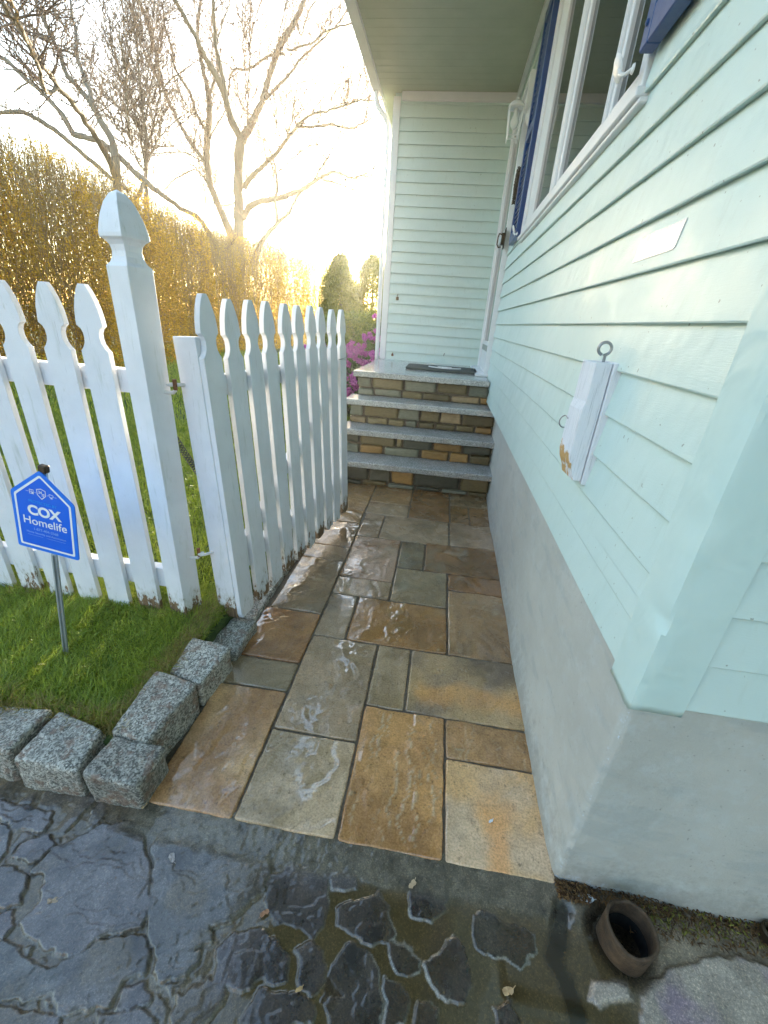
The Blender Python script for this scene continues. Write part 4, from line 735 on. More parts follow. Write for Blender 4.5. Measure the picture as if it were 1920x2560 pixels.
# shutters (louvred)
def shutter(y0, y1, z0, z1):
    g = MB(); x0, x1 = .372, .405; w = .045
    g.box(x0, x1, y0, y0 + w, z0, z1); g.box(x0, x1, y1 - w, y1, z0, z1); g.box(x0 + .0005, x1, y0 + w, y1 - w, z0, z0 + .065); g.box(x0 + .0005, x1, y0 + w, y1 - w, z1 - .065, z1); g.box(x0 + .0005, x1, y0 + w, y1 - w, (z0 + z1) / 2 - .03, (z0 + z1) / 2 + .03)
    o = hp(g, 'shutter', MAT['navy'], bevel=.003); g = MB(); z = z0 + .07
    while z < z1 - .09:
        if abs(z + .015 - (z0 + z1) / 2) > .05: g.add([(x0 + .008, y0 + w, z), (x0 + .008, y1 - w, z), (x1 - .004, y1 - w, z + .030), (x1 - .004, y0 + w, z + .030), (x0 + .012, y0 + w, z - .005), (x0 + .012, y1 - w, z - .005), (x1, y1 - w, z + .025), (x1, y0 + w, z + .025)], [[0, 1, 2, 3], [7, 6, 5, 4], [0, 4, 5, 1], [1, 5, 6, 2], [2, 6, 7, 3], [3, 7, 4, 0]])
        z += .030
    sub(g, 'louvre', MAT['navy'], o); g = MB(); g.lathe([(.0, -.004), (.006, -.003), (.007, 0), (.004, .003)], n=10, M=Matrix.Rotation(R(-90), 4, 'Y') @ Matrix.Translation((0, 0, 0))); g.v = [(v[0] + x0 - .002, v[1] + (y1 if y1 < 2 else y0 + .04) - .02, v[2] + z0 + .045) for v in g.v]; sub(g, 'screw', MAT['navy'], o); return o
shutter(1.05, 1.418, 1.852, 3.02); shutter(3.345, 3.70, 1.80, 3.02)
# shutter holdbacks (scroll shaped)
for yy, zz_ in ((1.50, 1.845), (3.36, 1.815)):
    g = MB(); x = .377; pts = [(x, yy - .05, zz_ - .004), (x - .012, yy - .03, zz_ - .008), (x - .016, yy, zz_ + .005), (x - .016, yy + .02, zz_ + .022)]
    g.tube(pts, .0045, 8); g.lathe([(0, -.003), (.026, -.003), (.030, 0), (.026, .003), (0, .003)], (x - .017, yy + .030, zz_ + .028), 16, Matrix.Rotation(R(70), 4, 'Y')); g.lathe([(.0, 0), (.011, 0), (.009, .004), (0, .005)], (x, yy - .052, zz_ - .006), 12, Matrix.Rotation(R(-90), 4, 'Y'))
    hp(g, 'shutter_dog', MAT['paint_plain'], smooth=True)

# ================================================================ ENTRY STEPS
steps = empty('entry_steps', (-.17, 3.2, 0), 0, 'four granite entry steps with split stone risers against the house wall', 'steps')
SI = Matrix.Translation((.17, -3.2, 0))
TR = [(.2075, 3.105, 3.40, -.775, .505), (.415, 3.312, 3.60, -.785, .49), (.6225, 3.515, 3.80, -.79, .47), (.83, 3.715, 5.128, -.77, .419)]
for q, (zt, ya, yb, xa, xb) in enumerate(TR):
    if q == 3: xb = .404
    V, F = rockblock(((xa + xb) / 2, (ya + yb) / 2, zt - .024), (xb - xa, yb - ya, .048), 0, 70 + q, .006, .006, 45, (170, 34, 8), 0, lambda P, n: np.clip(np.maximum(-n[:, 1], -n[:, 0]), 0, 1))
    me_top = F[(V[F][..., 2].min(1) > zt - .004)]
    o = npmesh('tread', V, F, [MAT['granite'], MAT['granite_rock']], steps, True); o.matrix_parent_inverse = SI
    o.data.polygons.foreach_set('material_index', (V[F][..., 2].min(1) < zt - .0035).astype(np.int32))
def m_rubble():
    m, nt, p = newmat('split_fieldstone'); co = coords(nt); c = attr(nt, 'Col', 'Color')
    c = mix(nt, ramp(nt, noise(nt, coords(nt, 'pos', (1, 1, 3)), 30, 6, .7), [(.4, 0.), (.7, .6)]), c, mix(nt, 1., c, (.45, .42, .38), 'MULTIPLY'))
    nt.links.new(c, p.inputs['Base Color']); nt.links.new(ramp(nt, noise(nt, co, 20, 4), [(.3, .3), (.7, .6)]), p.inputs['Roughness'])
    bump(nt, p, noise(nt, coords(nt, 'pos', (1, 1, 2.5)), 70, 6, .7), .7, .005); return m
MAT['rubble'] = m_rubble()
gg, oo, bb, tt, dd_, pp = srgb(124, 122, 102, .95), srgb(160, 122, 68, .9), srgb(112, 96, 62, .95), srgb(140, 122, 84, .95), srgb(82, 80, 64, .9), srgb(168, 142, 104, .9)
RIS = [(3.15, 3.30, 0, .160, [[(0,.17,dd_),(.18,.325,dd_),(.33,.485,oo),(.49,.80,dd_),(.81,1,bb)],[(0,.12,dd_),(.13,.3,bb),(.31,.5,gg),(.51,.68,dd_),(.69,.86,gg),(.87,1,bb)]], .75),
 (3.355, 3.42, .208, .367, [[(0,.10,dd_),(.11,.35,bb),(.36,.40,tt),(.405,.60,dd_),(.61,.80,oo),(.81,1,dd_)],[(0,.10,gg),(.11,.27,oo),(.28,.52,gg),(.53,.72,oo),(.73,.855,oo),(.865,1,bb)]], .52),
 (3.56, 3.62, .416, .5745, [[(0,.09,gg),(.1,.34,bb),(.345,.49,gg),(.5,.63,bb),(.635,.78,pp),(.79,1,bb)],[(0,.12,pp),(.13,.27,tt),(.28,.39,tt),(.4,.48,gg),(.49,.6,bb),(.61,.74,bb),(.75,.88,bb),(.885,1,oo)]], .62),
 (3.765, 3.82, .6235, .782, [[(0,.10,gg),(.11,.335,tt),(.345,.575,gg),(.585,.80,bb),(.81,.95,gg),(.955,1,bb)],[(0,.12,gg),(.13,.325,gg),(.335,.48,tt),(.49,.685,bb),(.695,.89,pp),(.9,1,oo)]], .6)]
for q, (yl, yr, za, zb, rows, fr) in enumerate(RIS):
    xa = -.70 if q == 0 else TR[q][3] + .035; xb = float(fx(yl)) - .003
    Vs = []; Fs = []; Cs = []; off = 0
    for ri, row in enumerate(rows):
        z1_, z0_ = (zb, zb - (zb - za) * fr) if ri == 0 else (zb - (zb - za) * fr, za)
        for si, (u0, u1, c_) in enumerate(row):
            xa_, xb_ = xa + (xb - xa) * u0, xa + (xb - xa) * u1; g_ = .0035; hz = (z1_ - z0_) - 2 * g_; jz = random.uniform(-.004, .004)
            V, F = rockblock(((xa_ + xb_) / 2, yl + .045 + random.uniform(-.005, .006), (z0_ + z1_) / 2 + jz * .5), (xb_ - xa_ - 2 * g_, .09, max(.01, hz - abs(jz))), 0, 300 + q * 40 + ri * 20 + si, .011, .007, 26, (14, 6, 10), .006)
            Vs.append(V); Fs.append(F + off); off += len(V); cc = np.array(c_) * random.uniform(.8, 1.2); Cs.append(np.tile(cc, (len(V), 1)))
    # left return of the step
    for ri in range(2):
        for si in range(2 if q < 3 else 8):
            y_ = yl + .14 + si * .16; z0_ = za + (zb - za) * (.0 if ri else .5)
            V, F = rockblock((xa + .04, y_, z0_ + (zb - za) * .25), (.08, .15, (zb - za) * .47), 0, 500 + q * 40 + ri * 20 + si, .012, .007, 26, (5, 9, 6), .006)
            Vs.append(V); Fs.append(F + off); off += len(V); Cs.append(np.tile(np.array(random.choice((gg, bb, tt, dd_))), (len(V), 1)))
    o = npmesh('riser', np.concatenate(Vs), np.concatenate(Fs), MAT['rubble'], steps, True, col=np.concatenate(Cs)); o.matrix_parent_inverse = SI
g = MB()
for q, (zt, ya, yb, xa, xb) in enumerate(TR): g.box((-.66 if q == 0 else xa + .06), .414, ya + .075, 5.1 if q == 3 else TR[q + 1][1] + .09, (0 if q == 0 else TR[q - 1][0]), zt - .049)
o = g.build('core', MAT['joint'], steps); o.matrix_parent_inverse = SI
# doormat
def m_mat():
    m, nt, p = newmat('dark_mat_pile'); co = coords(nt)
    nt.links.new(ramp(nt, noise(nt, co, 120, 4), [(.3, (.045, .055, .05)), (.7, (.09, .105, .095))]), p.inputs['Base Color']); p.inputs['Roughness'].default_value = .9; bump(nt, p, noise(nt, co, 420, 3), .9, .003); return m
g = MB(); out = []
mx0, mx1, my0, my1 = -.36, .33, 4.17, 4.62; cr = .06
for cx, cy, a0 in ((mx1 - cr, my1 - cr, 0), (mx0 + cr, my1 - cr, 90), (mx0 + cr, my0 + cr, 180), (mx1 - cr, my0 + cr, 270)):
    for t in range(7): a = R(a0 + t * 15); out.append((cx + cr * math.cos(a), cy + cr * math.sin(a)))
dm = empty('doormat', (0, 4.4, .832), 0, 'dark grey doormat with white emblem on the top step', 'doormat'); DI = Matrix.Translation((0, -4.4, -.832))
g.prism(out, .832, .850, 'z'); o = g.build('pile', m_mat(), dm, bevel=.004); o.matrix_parent_inverse = DI
g = MB(); z = .8515
arc = [(.015 + .165 * math.sin(R(a)), 4.44 - .165 * math.cos(R(a)) * .75) for a in range(-70, 71, 10)]
g.tube([(x, y, z) for x, y in arc], .009, 6); g.box(-.015, .045, 4.30, 4.50, .8502, .8532); g.box(-.055, .085, 4.45, 4.49, .8503, .8535)
o = g.build('emblem', MAT['paint_plain'], dm); o.matrix_parent_inverse = DI
# ================================================================ THINGS ON THE WALL
def thing_at(name, loc, label, cat, rz=0, group=None): return empty(name, loc, rz, label, cat, group)
# lantern
lm = thing_at('wall_lantern', (.405, 4.0, 2.62), 'white open glass wall lantern with a bare bulb between the door and the blue shutter', 'lantern')
g = MB(); g.lathe([(0, 0), (.055, 0), (.055, .008), (.035, .022), (.012, .03), (0, .03)], (0, 0, .02), 20, Matrix.Rotation(R(-90), 4, 'Y')); g.tube([(-.02, 0, .02), (-.05, 0, .05), (-.075, 0, .09), (-.10, 0, .093)], .008, 8); g.build('bracket', MAT['paint_plain'], lm, smooth=True)
g = MB(); cx = -.10; w = .048; wb = .036
g.lathe([(.062, .062), (.060, .068), (.050, .085), (.030, .098), (.010, .103), (.006, .108), (.010, .114), (.006, .122), (0, .124)], (cx, 0, 0), 20)
for sx in (-1, 1):
    for sy in (-1, 1): g.tube([(cx + sx * w, sy * w, .062), (cx + sx * wb, sy * wb, -.10), (cx + sx * wb * 1.06, sy * wb * 1.06, -.125)], .0055, 6)
for z, ww in ((.060, w), (-.098, wb)):
    for a, b in (((-1, -1), (1, -1)), ((1, -1), (1, 1)), ((1, 1), (-1, 1)), ((-1, 1), (-1, -1))): g.tube([(cx + a[0] * ww, a[1] * ww, z), (cx + b[0] * ww, b[1] * ww, z)], .004, 6)
g.build('cage', MAT['paint_plain'], lm, smooth=True)
g = MB(); g.lathe([(.013, .06), (.013, .035), (.015, .025), (.029, -.010), (.030, -.025), (.022, -.045), (.008, -.055), (0, -.056)], (cx, 0, 0), 18); g.build('bulb', MAT['bulb'], lm, smooth=True)
# wreath
wt = thing_at('wall_wreath', (.398, 3.88, 2.21), 'dark brown twig wreath hanging between the blue shutter and the door', 'wreath'); r_ = random.Random(5); g = MB()
for q in range(90):
    a = r_.uniform(0, 6.28); rr = r_.uniform(.015, .075); pts = []
    for t in range(6): aa = a + t * .22; pts.append((-.016 - .014 * math.sin(t * 1.3 + q), rr * math.cos(aa) + r_.uniform(-.012, .012), (rr * 1.25 + .02) * math.sin(aa) + r_.uniform(-.012, .012)))
    g.tube(pts, .004, 5)
g.build('twigs', MAT['bronze'], wt, smooth=True)
# sticker (half worn reflective number label, illegible)
m, nt, p = newmat('faded_label'); co = coords(nt); nt.links.new(ramp(nt, noise(nt, coords(nt, 'pos', (1, 14, 3)), 11, 5, .7), [(.4, (.74, .74, .78)), (.6, (.52, .56, .60))]), p.inputs['Base Color']); p.inputs['Roughness'].default_value = .25; bump(nt, p, noise(nt, co, 60, 4), .4, .002)
ly = [(1.190, 1.398), (.998, 1.398), (.992, 1.402), (.990, 1.448), (1.178, 1.448), (1.188, 1.440)]
pl = [(-1, 0)]; g = MB(); zl = Z0 - .012 + LAP * 7; fxz = lambda z: .42 - (.0145 - .012 * (((z - (Z0 - .012)) % LAP) / LAP)) - .0012
g.add([(fxz(z), y, z) for y, z in ly] + [(fxz(z) + .0008, y, z) for y, z in ly], [[5, 4, 3, 2, 1, 0], [6, 7, 8, 9, 10, 11]] + [[i, (i + 1) % 6, (i + 1) % 6 + 6, i + 6] for i in range(6)])
tag(g.build('wall_label', m), 'faded silver white label stuck on the siding below the window', 'label')
# wooden gate stop with eye screw
bk = thing_at('wooden_stop', (.40, 1.14, 1.03), 'weathered white wooden block with an eye screw fixed to the siding', 'wooden block'); BI = Matrix.Translation((-.40, -1.14, -1.03))
def wood_m():
    m, nt, p = newmat('weathered_white_wood'); co = coords(nt); st = coords(nt, 'pos', (1, 1, .04))
    c = ramp(nt, noise(nt, st, 260, 5, .7), [(.34, (.56, .58, .62)), (.46, (.76, .77, .82))])
    sep = nt.nodes.new('ShaderNodeSeparateXYZ'); nt.links.new(nt.nodes.new('ShaderNodeNewGeometry').outputs['Position'], sep.inputs[0])
    low = math_(nt, 'MULTIPLY', math_(nt, 'SUBTRACT', .945, sep.outputs[2]), 4.5); fr = math_(nt, 'MULTIPLY', math_(nt, 'SUBTRACT', .372, sep.outputs[0]), 14)
    q = math_(nt, 'ADD', math_(nt, 'ADD', low, fr), math_(nt, 'MULTIPLY', noise(nt, coords(nt, 'pos', (1, 1, .4)), 60, 5, .7), .5))
    c = mix(nt, ramp(nt, q, [(.50, 0.), (.53, 1.)]), c, (.56, .34, .13)); nt.links.new(c, p.inputs['Base Color']); p.inputs['Roughness'].default_value = .6
    bump(nt, p, noise(nt, st, 300, 4, .7), .7, .002); return m
MAT['wood_w'] = wood_m()
g = MB(); N_ = 14; V = []
zs = np.linspace(.886, 1.182, N_)
for i, z in enumerate(zs):
    t = (z - .886) / .296; ch = .022 * float(sm(.22, .0, t)); bulge = 0 - (.005 if t > .66 else 0)
    V += [(.352 + ch + abs(bulge), 1.100, z - (.012 if i == 0 else 0) * 0), (.3945, 1.0985, z), (.3945, 1.188, z), (.346 + ch - bulge, 1.186, z)]
F = [[0, 3, 2, 1], [(N_ - 1) * 4 + k for k in range(4)]] + [[i * 4 + k, i * 4 + (k + 1) % 4, (i + 1) * 4 + (k + 1) % 4, (i + 1) * 4 + k] for i in range(N_ - 1) for k in range(4)]
g.add(V, F); o = g.build('block', MAT['wood_w'], bk, bevel=.0015); o.matrix_parent_inverse = BI
g = MB(); g.box(.3965, .4185, 1.093, 1.20, .878, 1.184); o = g.build('back_board', MAT['wood_w'], bk, bevel=.002); o.matrix_parent_inverse = BI
g = MB(); pts = [(.384, 1.135, 1.165), (.384, 1.135, 1.196)] + [(.380 + .0145 * math.sin(R(a)), 1.135 + .002 * a / 300, 1.2125 - .0145 * math.cos(R(a))) for a in range(0, 346, 15)]
g.tube(pts, .0036, 10); o = g.build('eye_screw', MAT['steel'], bk, smooth=True); o.matrix_parent_inverse = BI
g = MB(); pts = [(.345, 1.17, 1.035)] + [(.348 + .013 * math.sin(R(a)) - .004, 1.19, 1.022 - .016 * math.cos(R(a))) for a in range(180, 380, 15)]
g.tube(pts, .0016, 6); o = g.build('wire_loop', MAT['steel'], bk, smooth=True); o.matrix_parent_inverse = BI
# small fittings on the porch end wall
for (x, z, lab, w_, h_) in ((-.59, 1.475, 'small dark metal hook on the porch end wall beside its corner', .03, .045), (-.602, .885, 'small rusty bracket at the foot of the porch end wall', .024, .03)):
    g = MB(); g.box(x - w_ / 2, x + w_ / 2, 5.118, 5.134, z - h_ / 2, z + h_ / 4); g.tube([(x, 5.125, z + h_ / 4), (x - .002, 5.11, z + h_ * .55), (x + .01, 5.10, z + h_ * .75)], .005, 6)
    tag(g.build('wall_hook', MAT['rust'] if z < 1 else MAT['bronze'], bevel=.002), lab, 'hook')
g = MB(); g.tube([(-.01, 5.128, .915), (-.008, 5.115, .93), (.0, 5.11, .945)], .003, 6); tag(g.build('nail', MAT['bronze']), 'tiny bent nail sticking out of the porch end wall siding', 'nail')

# ================================================================ PICKET FENCE
PK = [(-.010, 1.205), (-.020, 1.190), (-.031, 1.165), (-.039, 1.138), (-.0435, 1.108), (-.0445, 1.092), (-.0415, 1.090), (-.033, 1.083), (-.0275, 1.071), (-.0265, 1.056), (-.0295, 1.041), (-.037, 1.028), (-.0465, 1.018), (-.0465, .02), (-.044, .0)]
def picket_mesh(name, H, th=.019, seed=0, wid=1.):
    """gothic picket, front face at y=0, back at y=th, foot at z=0, tip at H"""
    r = random.Random(seed); k = H - 1.205
    pr = [(x * wid, z + (k if z > .03 else 0)) for x, z in PK]
    foot = [(-.0465 * wid, .022 + r.uniform(-.01, .012)), (-.040 * wid, r.uniform(0, .010)), (-.018 * wid, r.uniform(-.004, .006)), (.006 * wid, r.uniform(-.002, .01)), (.028 * wid, r.uniform(-.004, .008)), (.043 * wid, r.uniform(0, .016)), (.0465 * wid, .03)]
    left = [q for q in pr if q[1] > .03]; right = [(-x, z) for x, z in left][::-1]
    poly = left + foot + right
    g = MB(); g.prism(poly, 0, th, 'y'); return g
def timber_post(H, half):
    prof = [(half, 0), (half, H - .185), (half * .98, H - .183), (half * .80, H - .174), (half * .68, H - .160), (half * .64, H - .146), (half * .70, H - .131), (half * .86, H - .121), (half * 1.06, H - .114), (half * 1.07, H - .104), (half * 1.0, H - .085), (half * .86, H - .058), (half * .64, H - .030), (half * .36, H - .009), (half * .04, H)]
    g = MB(); vs = []; fs = []
    for hw, z in prof: vs += [(-hw, -hw, z), (hw, -hw, z), (hw, hw, z), (-hw, hw, z)]
    n = len(prof)
    for i in range(n - 1):
        for k in range(4): a = i * 4 + k; b = i * 4 + (k + 1) % 4; fs.append([a, b, b + 4, a + 4])
    fs += [[3, 2, 1, 0], [(n - 1) * 4 + k for k in range(4)]]; g.add(vs, fs); return g
MAT['hook'] = simple('chalky_white_painted_iron', ((.60, .55, .52), (.76, .74, .72)), 60, (.5, .7), 200, .0006)
fence = empty('picket_fence', (-.94, 1.28, 0), 0, 'weathered white picket fence with a pointed gate post, paint flaking at its foot', 'fence')
def rel(o, loc): o.location = loc; return o
g = timber_post(1.462, .0425); po = rel(g.build('gate_post', MAT['paint'], fence, bevel=.0012), (.002, 0, .055)); po.rotation_euler = (0, 0, R(-15))
px = [-1.082, -1.217, -1.355, -1.487, -1.622, -1.757, -1.892, -2.027, -2.162]
for q, x in enumerate(px):
    g = picket_mesh('picket', 1.190 + random.uniform(-.004, .004), .020, q)
    o = rel(g.build('picket', MAT['paint'], fence, bevel=.0012), (x + .94, -.030 + random.uniform(-.002, .002), .088)); o.rotation_euler = (random.uniform(-.006, .006), random.uniform(-.008, .008), random.uniform(-.02, .02))
for z0, z1 in ((.972, 1.046), (.205, .292)):
    g = MB(); g.box(-1.30, -.028, -.0085, .030, z0, z1); rel(g.build('rail', MAT['paint'], fence, bevel=.002), (0, 0, 0))
g = timber_post(1.36, .0425); rel(g.build('fence_post', MAT['paint'], fence, bevel=.0012), (-1.36, .02, .03))
# hinge pintles on the post
for z in (1.002, .372):
    g = MB(); g.tube([(.040, .010, z - .020), (.060, .010, z - .022), (.076, .011, z - .020), (.083, .012, z - .012)], .0062, 8); g.build('pintle', MAT['hook'], fence, smooth=True)
    g = MB(); g.tube([(.084, .012, z - .012), (.084, .012, z + .022)], .0068, 8); g.build('hinge_pin', MAT['rust'], fence, smooth=True)

# ================================================================ GATE (standing open)
GX, GY, GZ = -.700, 1.345, .070
ang = math.atan2(1.10, .170)
gate = empty('picket_gate', (GX, GY, GZ), 0, 'white picket gate of ten pickets standing open along the wet path', 'gate')
gate.rotation_euler = (Matrix.Rotation(ang, 4, 'Z') @ Matrix.Rotation(R(-2.6), 4, 'X')).to_euler()
for q in range(10):
    g = picket_mesh('picket', 1.208 + random.uniform(-.004, .004), .021, 50 + q, .97)
    o = rel(g.build('picket', MAT['paint'], gate, bevel=.0012), (.0 + q * .1236 + random.uniform(-.002, .002), 0 + random.uniform(-.001, .001), 0)); o.rotation_euler = (random.uniform(-.005, .005), random.uniform(-.006, .006), random.uniform(-.012, .012) - .0)
g = MB(); g.box(-.047, -.006, .0225, .108, .0, 1.088); g.build('stile', MAT['paint'], gate, bevel=.002)
for z0, z1 in ((.895, .965), (.185, .262)):
    g = MB(); g.box(-.0055, 1.15, .0215, .060, z0, z1); g.build('rail', MAT['paint'], gate, bevel=.002)
g = MB(); th = math.atan2(.62, 1.05); Mx = Matrix.Translation((.03, 0, .265)) @ Matrix.Rotation(-th, 4, 'Y'); g.box(0, 1.18, .0225, .045, -.03, .03, Mx); g.build('brace', MAT['paint'], gate, bevel=.002)
MAT['hook_'] = simple('chalky_white_painted_iron', ((.60, .55, .52), (.76, .74, .72)), 60, (.5, .7), 200, .0006)
for z in (.940, .305):
    g = MB(); g.tube([(-.044, .092, z), (-.060, .098, z + .001), (-.074, .106, z + .002), (-.082, .118, z + .002), (-.080, .128, z + .002), (-.070, .128, z + .002), (-.066, .118, z + .002)], .0058, 8); g.build('hinge_strap', MAT['hook'], gate, smooth=True)
g = MB(); g.tube([(.001 + .1236 * 9 - .06, -.004, .958), (.1236 * 9 - .02, -.008, .960), (.1236 * 9 + .047, -.006, .962), (.1236 * 9 + .05, .018, .962)], .0022, 6); g.tube([(.1236 * 9 - .05, -.004, .957), (.1236 * 9 + .045, -.006, .950)], .0018, 6); g.build('latch_wire', MAT['steel'], gate, smooth=True)
# gate spring
A, B = Vector((-.925, 1.335, .835)), Vector((-.872, 1.52, .50)); d = B - A; t_ = d.normalized(); u_ = t_.orthogonal().normalized(); w_ = t_.cross(u_); pts = []; turns = 34; ns = turns * 10
for i in range(ns + 1):
    a = 2 * math.pi * turns * i / ns; pts.append(A + d * (i / ns) + (u_ * math.cos(a) + w_ * math.sin(a)) * .0105 + Vector((0, 0, -.018 * math.sin(math.pi * i / ns))))
g = MB(); g.tube(pts, .0021, 5); sp = g.build('gate_spring', MAT['spring'], smooth=True)
g = MB(); g.tube([A + Vector((.005, -.03, .04)), A, A + d * .03], .003, 6); g.build('spring_hook', MAT['hook'], sp, smooth=True); g = MB(); g.tube([B - d * .03, B, B + Vector((.01, .01, -.035))], .003, 6)
g.build('spring_hook', MAT['hook'], sp, smooth=True); tag(sp, 'dark coil spring stretched between the gate post and the gate', 'spring')

# ================================================================ SIGN
sg = empty('yard_sign', (-1.213, .972, .085), 0, 'blue house shaped security sign on a thin grey stake in the grass', 'sign')
# local frame: x across the board, z up the board
SM = Matrix(((.996, -.02, 0.09, 0), (0, 1, 0.02, 0), (-.09, -.04, .996, 0), (0, 0, 0, 1)))
sg.matrix_world = Matrix.Translation((-1.213, .972, .085)) @ Matrix.Rotation(R(8.6), 4, 'Y') @ Matrix.Rotation(R(-2), 4, 'X')
MAT['sign_blue'] = simple('sign_blue', ((.0, .10, .68), (.0, .14, .80)), 4, (.3, .4), 0)
MAT['sign_rim'] = simple('sign_rim_blue', ((.01, .16, .78), (.01, .20, .86)), 4, (.3, .4), 0)
MAT['sign_white'] = simple('sign_white', ((.84, .84, .84), (.88, .88, .88)), 4, (.35, .45), 0)
MAT['sign_cyan'] = simple('sign_pale_blue', ((.01, .28, .85), (.02, .32, .88)), 4, (.35, .45), 0)
MAT['sign_ink'] = simple('sign_small_print', ((.25, .42, .85), (.30, .46, .88)), 4, (.35, .45), 0)
MAT['alu'] = simple('grey_sign_stake', ((.36, .39, .40), (.46, .49, .50)), 20, (.35, .5), 90, .0006, metallic=.5)
g = MB(); g.box(-.010, .010, -.003, .003, -.05, .42); g.box(-.0015, .0015, -.008, -.003, -.05, .42); g.box(-.008, .008, -.003, .003, .42, .712); g.build('stake', MAT['alu'], sg, bevel=.001)
g = MB(); g.box(-.013, .013, -.011, .008, .700, .724); g.build('stake_cap', MAT['bronze'], sg, bevel=.004)
def rpoly(P, r, n=4):
    out = []; k = len(P)
    for i in range(k):
        a, b, c = Vector(P[i - 1]), Vector(P[i]), Vector(P[(i + 1) % k]); u = (a - b).normalized(); v = (c - b).normalized()
        s_, e_ = b + u * r, b + v * r
        for t in range(n + 1): q = t / n; out.append(tuple(s_ * (1 - q) ** 2 + b * 2 * q * (1 - q) + e_ * q * q))
    return out
hw = .101; B0, SH, AP = .432, .622, .708; ox = -.006
def house_poly(i): return [(ox - hw + i, B0 + i), (ox + hw - i, B0 + i), (ox + hw - i, SH - i * .5), (ox, AP - i * 1.25), (ox - hw + i, SH - i * .5)]
g = MB(); g.prism(rpoly(house_poly(0), .008), -.0125, -.0085, 'y'); board = g.build('board', MAT['sign_rim'], sg, bevel=.0006)
def ring(i0, i1, r, y):
    a = rpoly(house_poly(i0), r); b = rpoly(house_poly(i1), r * .8); n = len(a); g = MB()
    g.add([(x, y, z) for x, z in a] + [(x, y, z) for x, z in b], [[i, (i + 1) % n, n + (i + 1) % n, n + i] for i in range(n)]); return g
ring(.011, .0175, .006, -.0129).build('border', MAT['sign_white'], board)
g = MB(); pl = rpoly(house_poly(.0176), .005); g.add([(x, -.0128, z) for x, z in pl], [list(range(len(pl)))]); g.build('field', MAT['sign_blue'], board)
def text(name, body, size, x, z, mat, bold=0, sx=1., parent=board, y=-.0133, spacing=1.):
    c = bpy.data.curves.new('t', 'FONT'); c.body = body; c.size = size; c.align_x = 'CENTER'; c.offset = bold; c.extrude = .0002; c.space_character = spacing
    t = bpy.data.objects.new('t', c); COL.objects.link(t); dg = bpy.context.evaluated_depsgraph_get(); dg.update(); me = bpy.data.meshes.new_from_object(t.evaluated_get(dg)); bpy.data.objects.remove(t)
    for v in me.vertices: X, Y, Z = v.co; v.co = (x + X * sx, y - Z, z + Y)
    me.materials.clear(); return link(name, me, mat, parent)
text('lettering', 'COX', .044, ox + .001, .558, MAT['sign_white'], .0018, 1.06)
text('lettering', 'Homelife', .038, ox, .5225, MAT['sign_white'], .0002, 1.02)
text('lettering', 'PROTECTED BY', .0125, ox, .598, MAT['sign_cyan'], .0001, 1.02)
text('lettering', '1-877-404-2568', .0125, ox, .5035, MAT['sign_ink'], 0, 1.)
text('lettering', 'Home Security and Automation', .0098, ox, .491, MAT['sign_ink'], 0, 1.02)
g = MB()
for a, b in ((-.062, -.012), (.0, .062)): g.box(ox + a, ox + b, -.0134, -.0132, .4835, .4843)
g.build('small_print', MAT['sign_ink'], board)
def line2(g, P, w, y=-.0134, close=False):
    P = [Vector(q) for q in P]; n = len(P)
    for i in range(n if close else n - 1):
        a, b = P[i], P[(i + 1) % n]; d = (b - a).normalized(); nn = Vector((-d.y, d.x)) * w / 2; a = a - d * w / 2; b = b + d * w / 2
        yy = y - .00003 * (i % 2); g.add([(a.x + nn.x, yy, a.y + nn.y), (a.x - nn.x, yy, a.y - nn.y), (b.x - nn.x, yy, b.y - nn.y), (b.x + nn.x, yy, b.y + nn.y)], [[0, 1, 2, 3]])
g = MB(); cz = .634
line2(g, [(ox, cz + .0165), (ox + .0135, cz + .012), (ox + .013, cz - .004), (ox, cz - .0165), (ox - .013, cz - .004), (ox - .0135, cz + .012)], .0022, close=True); g.build('shield', MAT['sign_white'], board)
text('lettering', '24', .0125, ox - .0035, cz + .0005, MAT['sign_white'], .0002, .95); text('lettering', '/7', .0125, ox + .0055, cz - .0075, MAT['sign_white'], .0002, .9)
g = MB(); hx = ox - .031
line2(g, [(hx - .006, cz + .007), (hx + .006, cz + .007), (hx + .006, cz - .006), (hx - .006, cz - .006)], .0014, close=True); line2(g, [(hx - .006, cz), (hx + .006, cz)], .0012, -.0135); line2(g, [(hx, cz), (hx, cz + .007)], .0012, -.0136); g.box(hx + .0005, hx + .005, -.0137, -.0135, cz - .005, cz - .001)
g.box(hx - .018, hx - .009, -.0134, -.0133, cz - .0004, cz + .0004); g.box(hx + .009, hx + .015, -.0134, -.0133, cz - .0004, cz + .0004)
g.build('icon', MAT['sign_white'], board); g = MB(); hx = ox + .031; line2(g, [(hx - .007, cz + .004), (hx - .004, cz + .006), (hx + .005, cz + .005), (hx + .007, cz + .001), (hx + .004, cz - .003), (hx - .005, cz - .003)], .0014, close=True); g.box(hx - .001, hx + .001, -.0134, -.0133, cz - .006, cz - .003); g.box(hx - .004, hx + .004, -.0135, -.0134, cz - .0075, cz - .006)
g.box(hx - .014, hx - .009, -.0134, -.0133, cz - .0004, cz + .0004); g.box(hx + .010, hx + .017, -.0134, -.0133, cz - .0004, cz + .0004); g.build('icon', MAT['sign_white'], board)

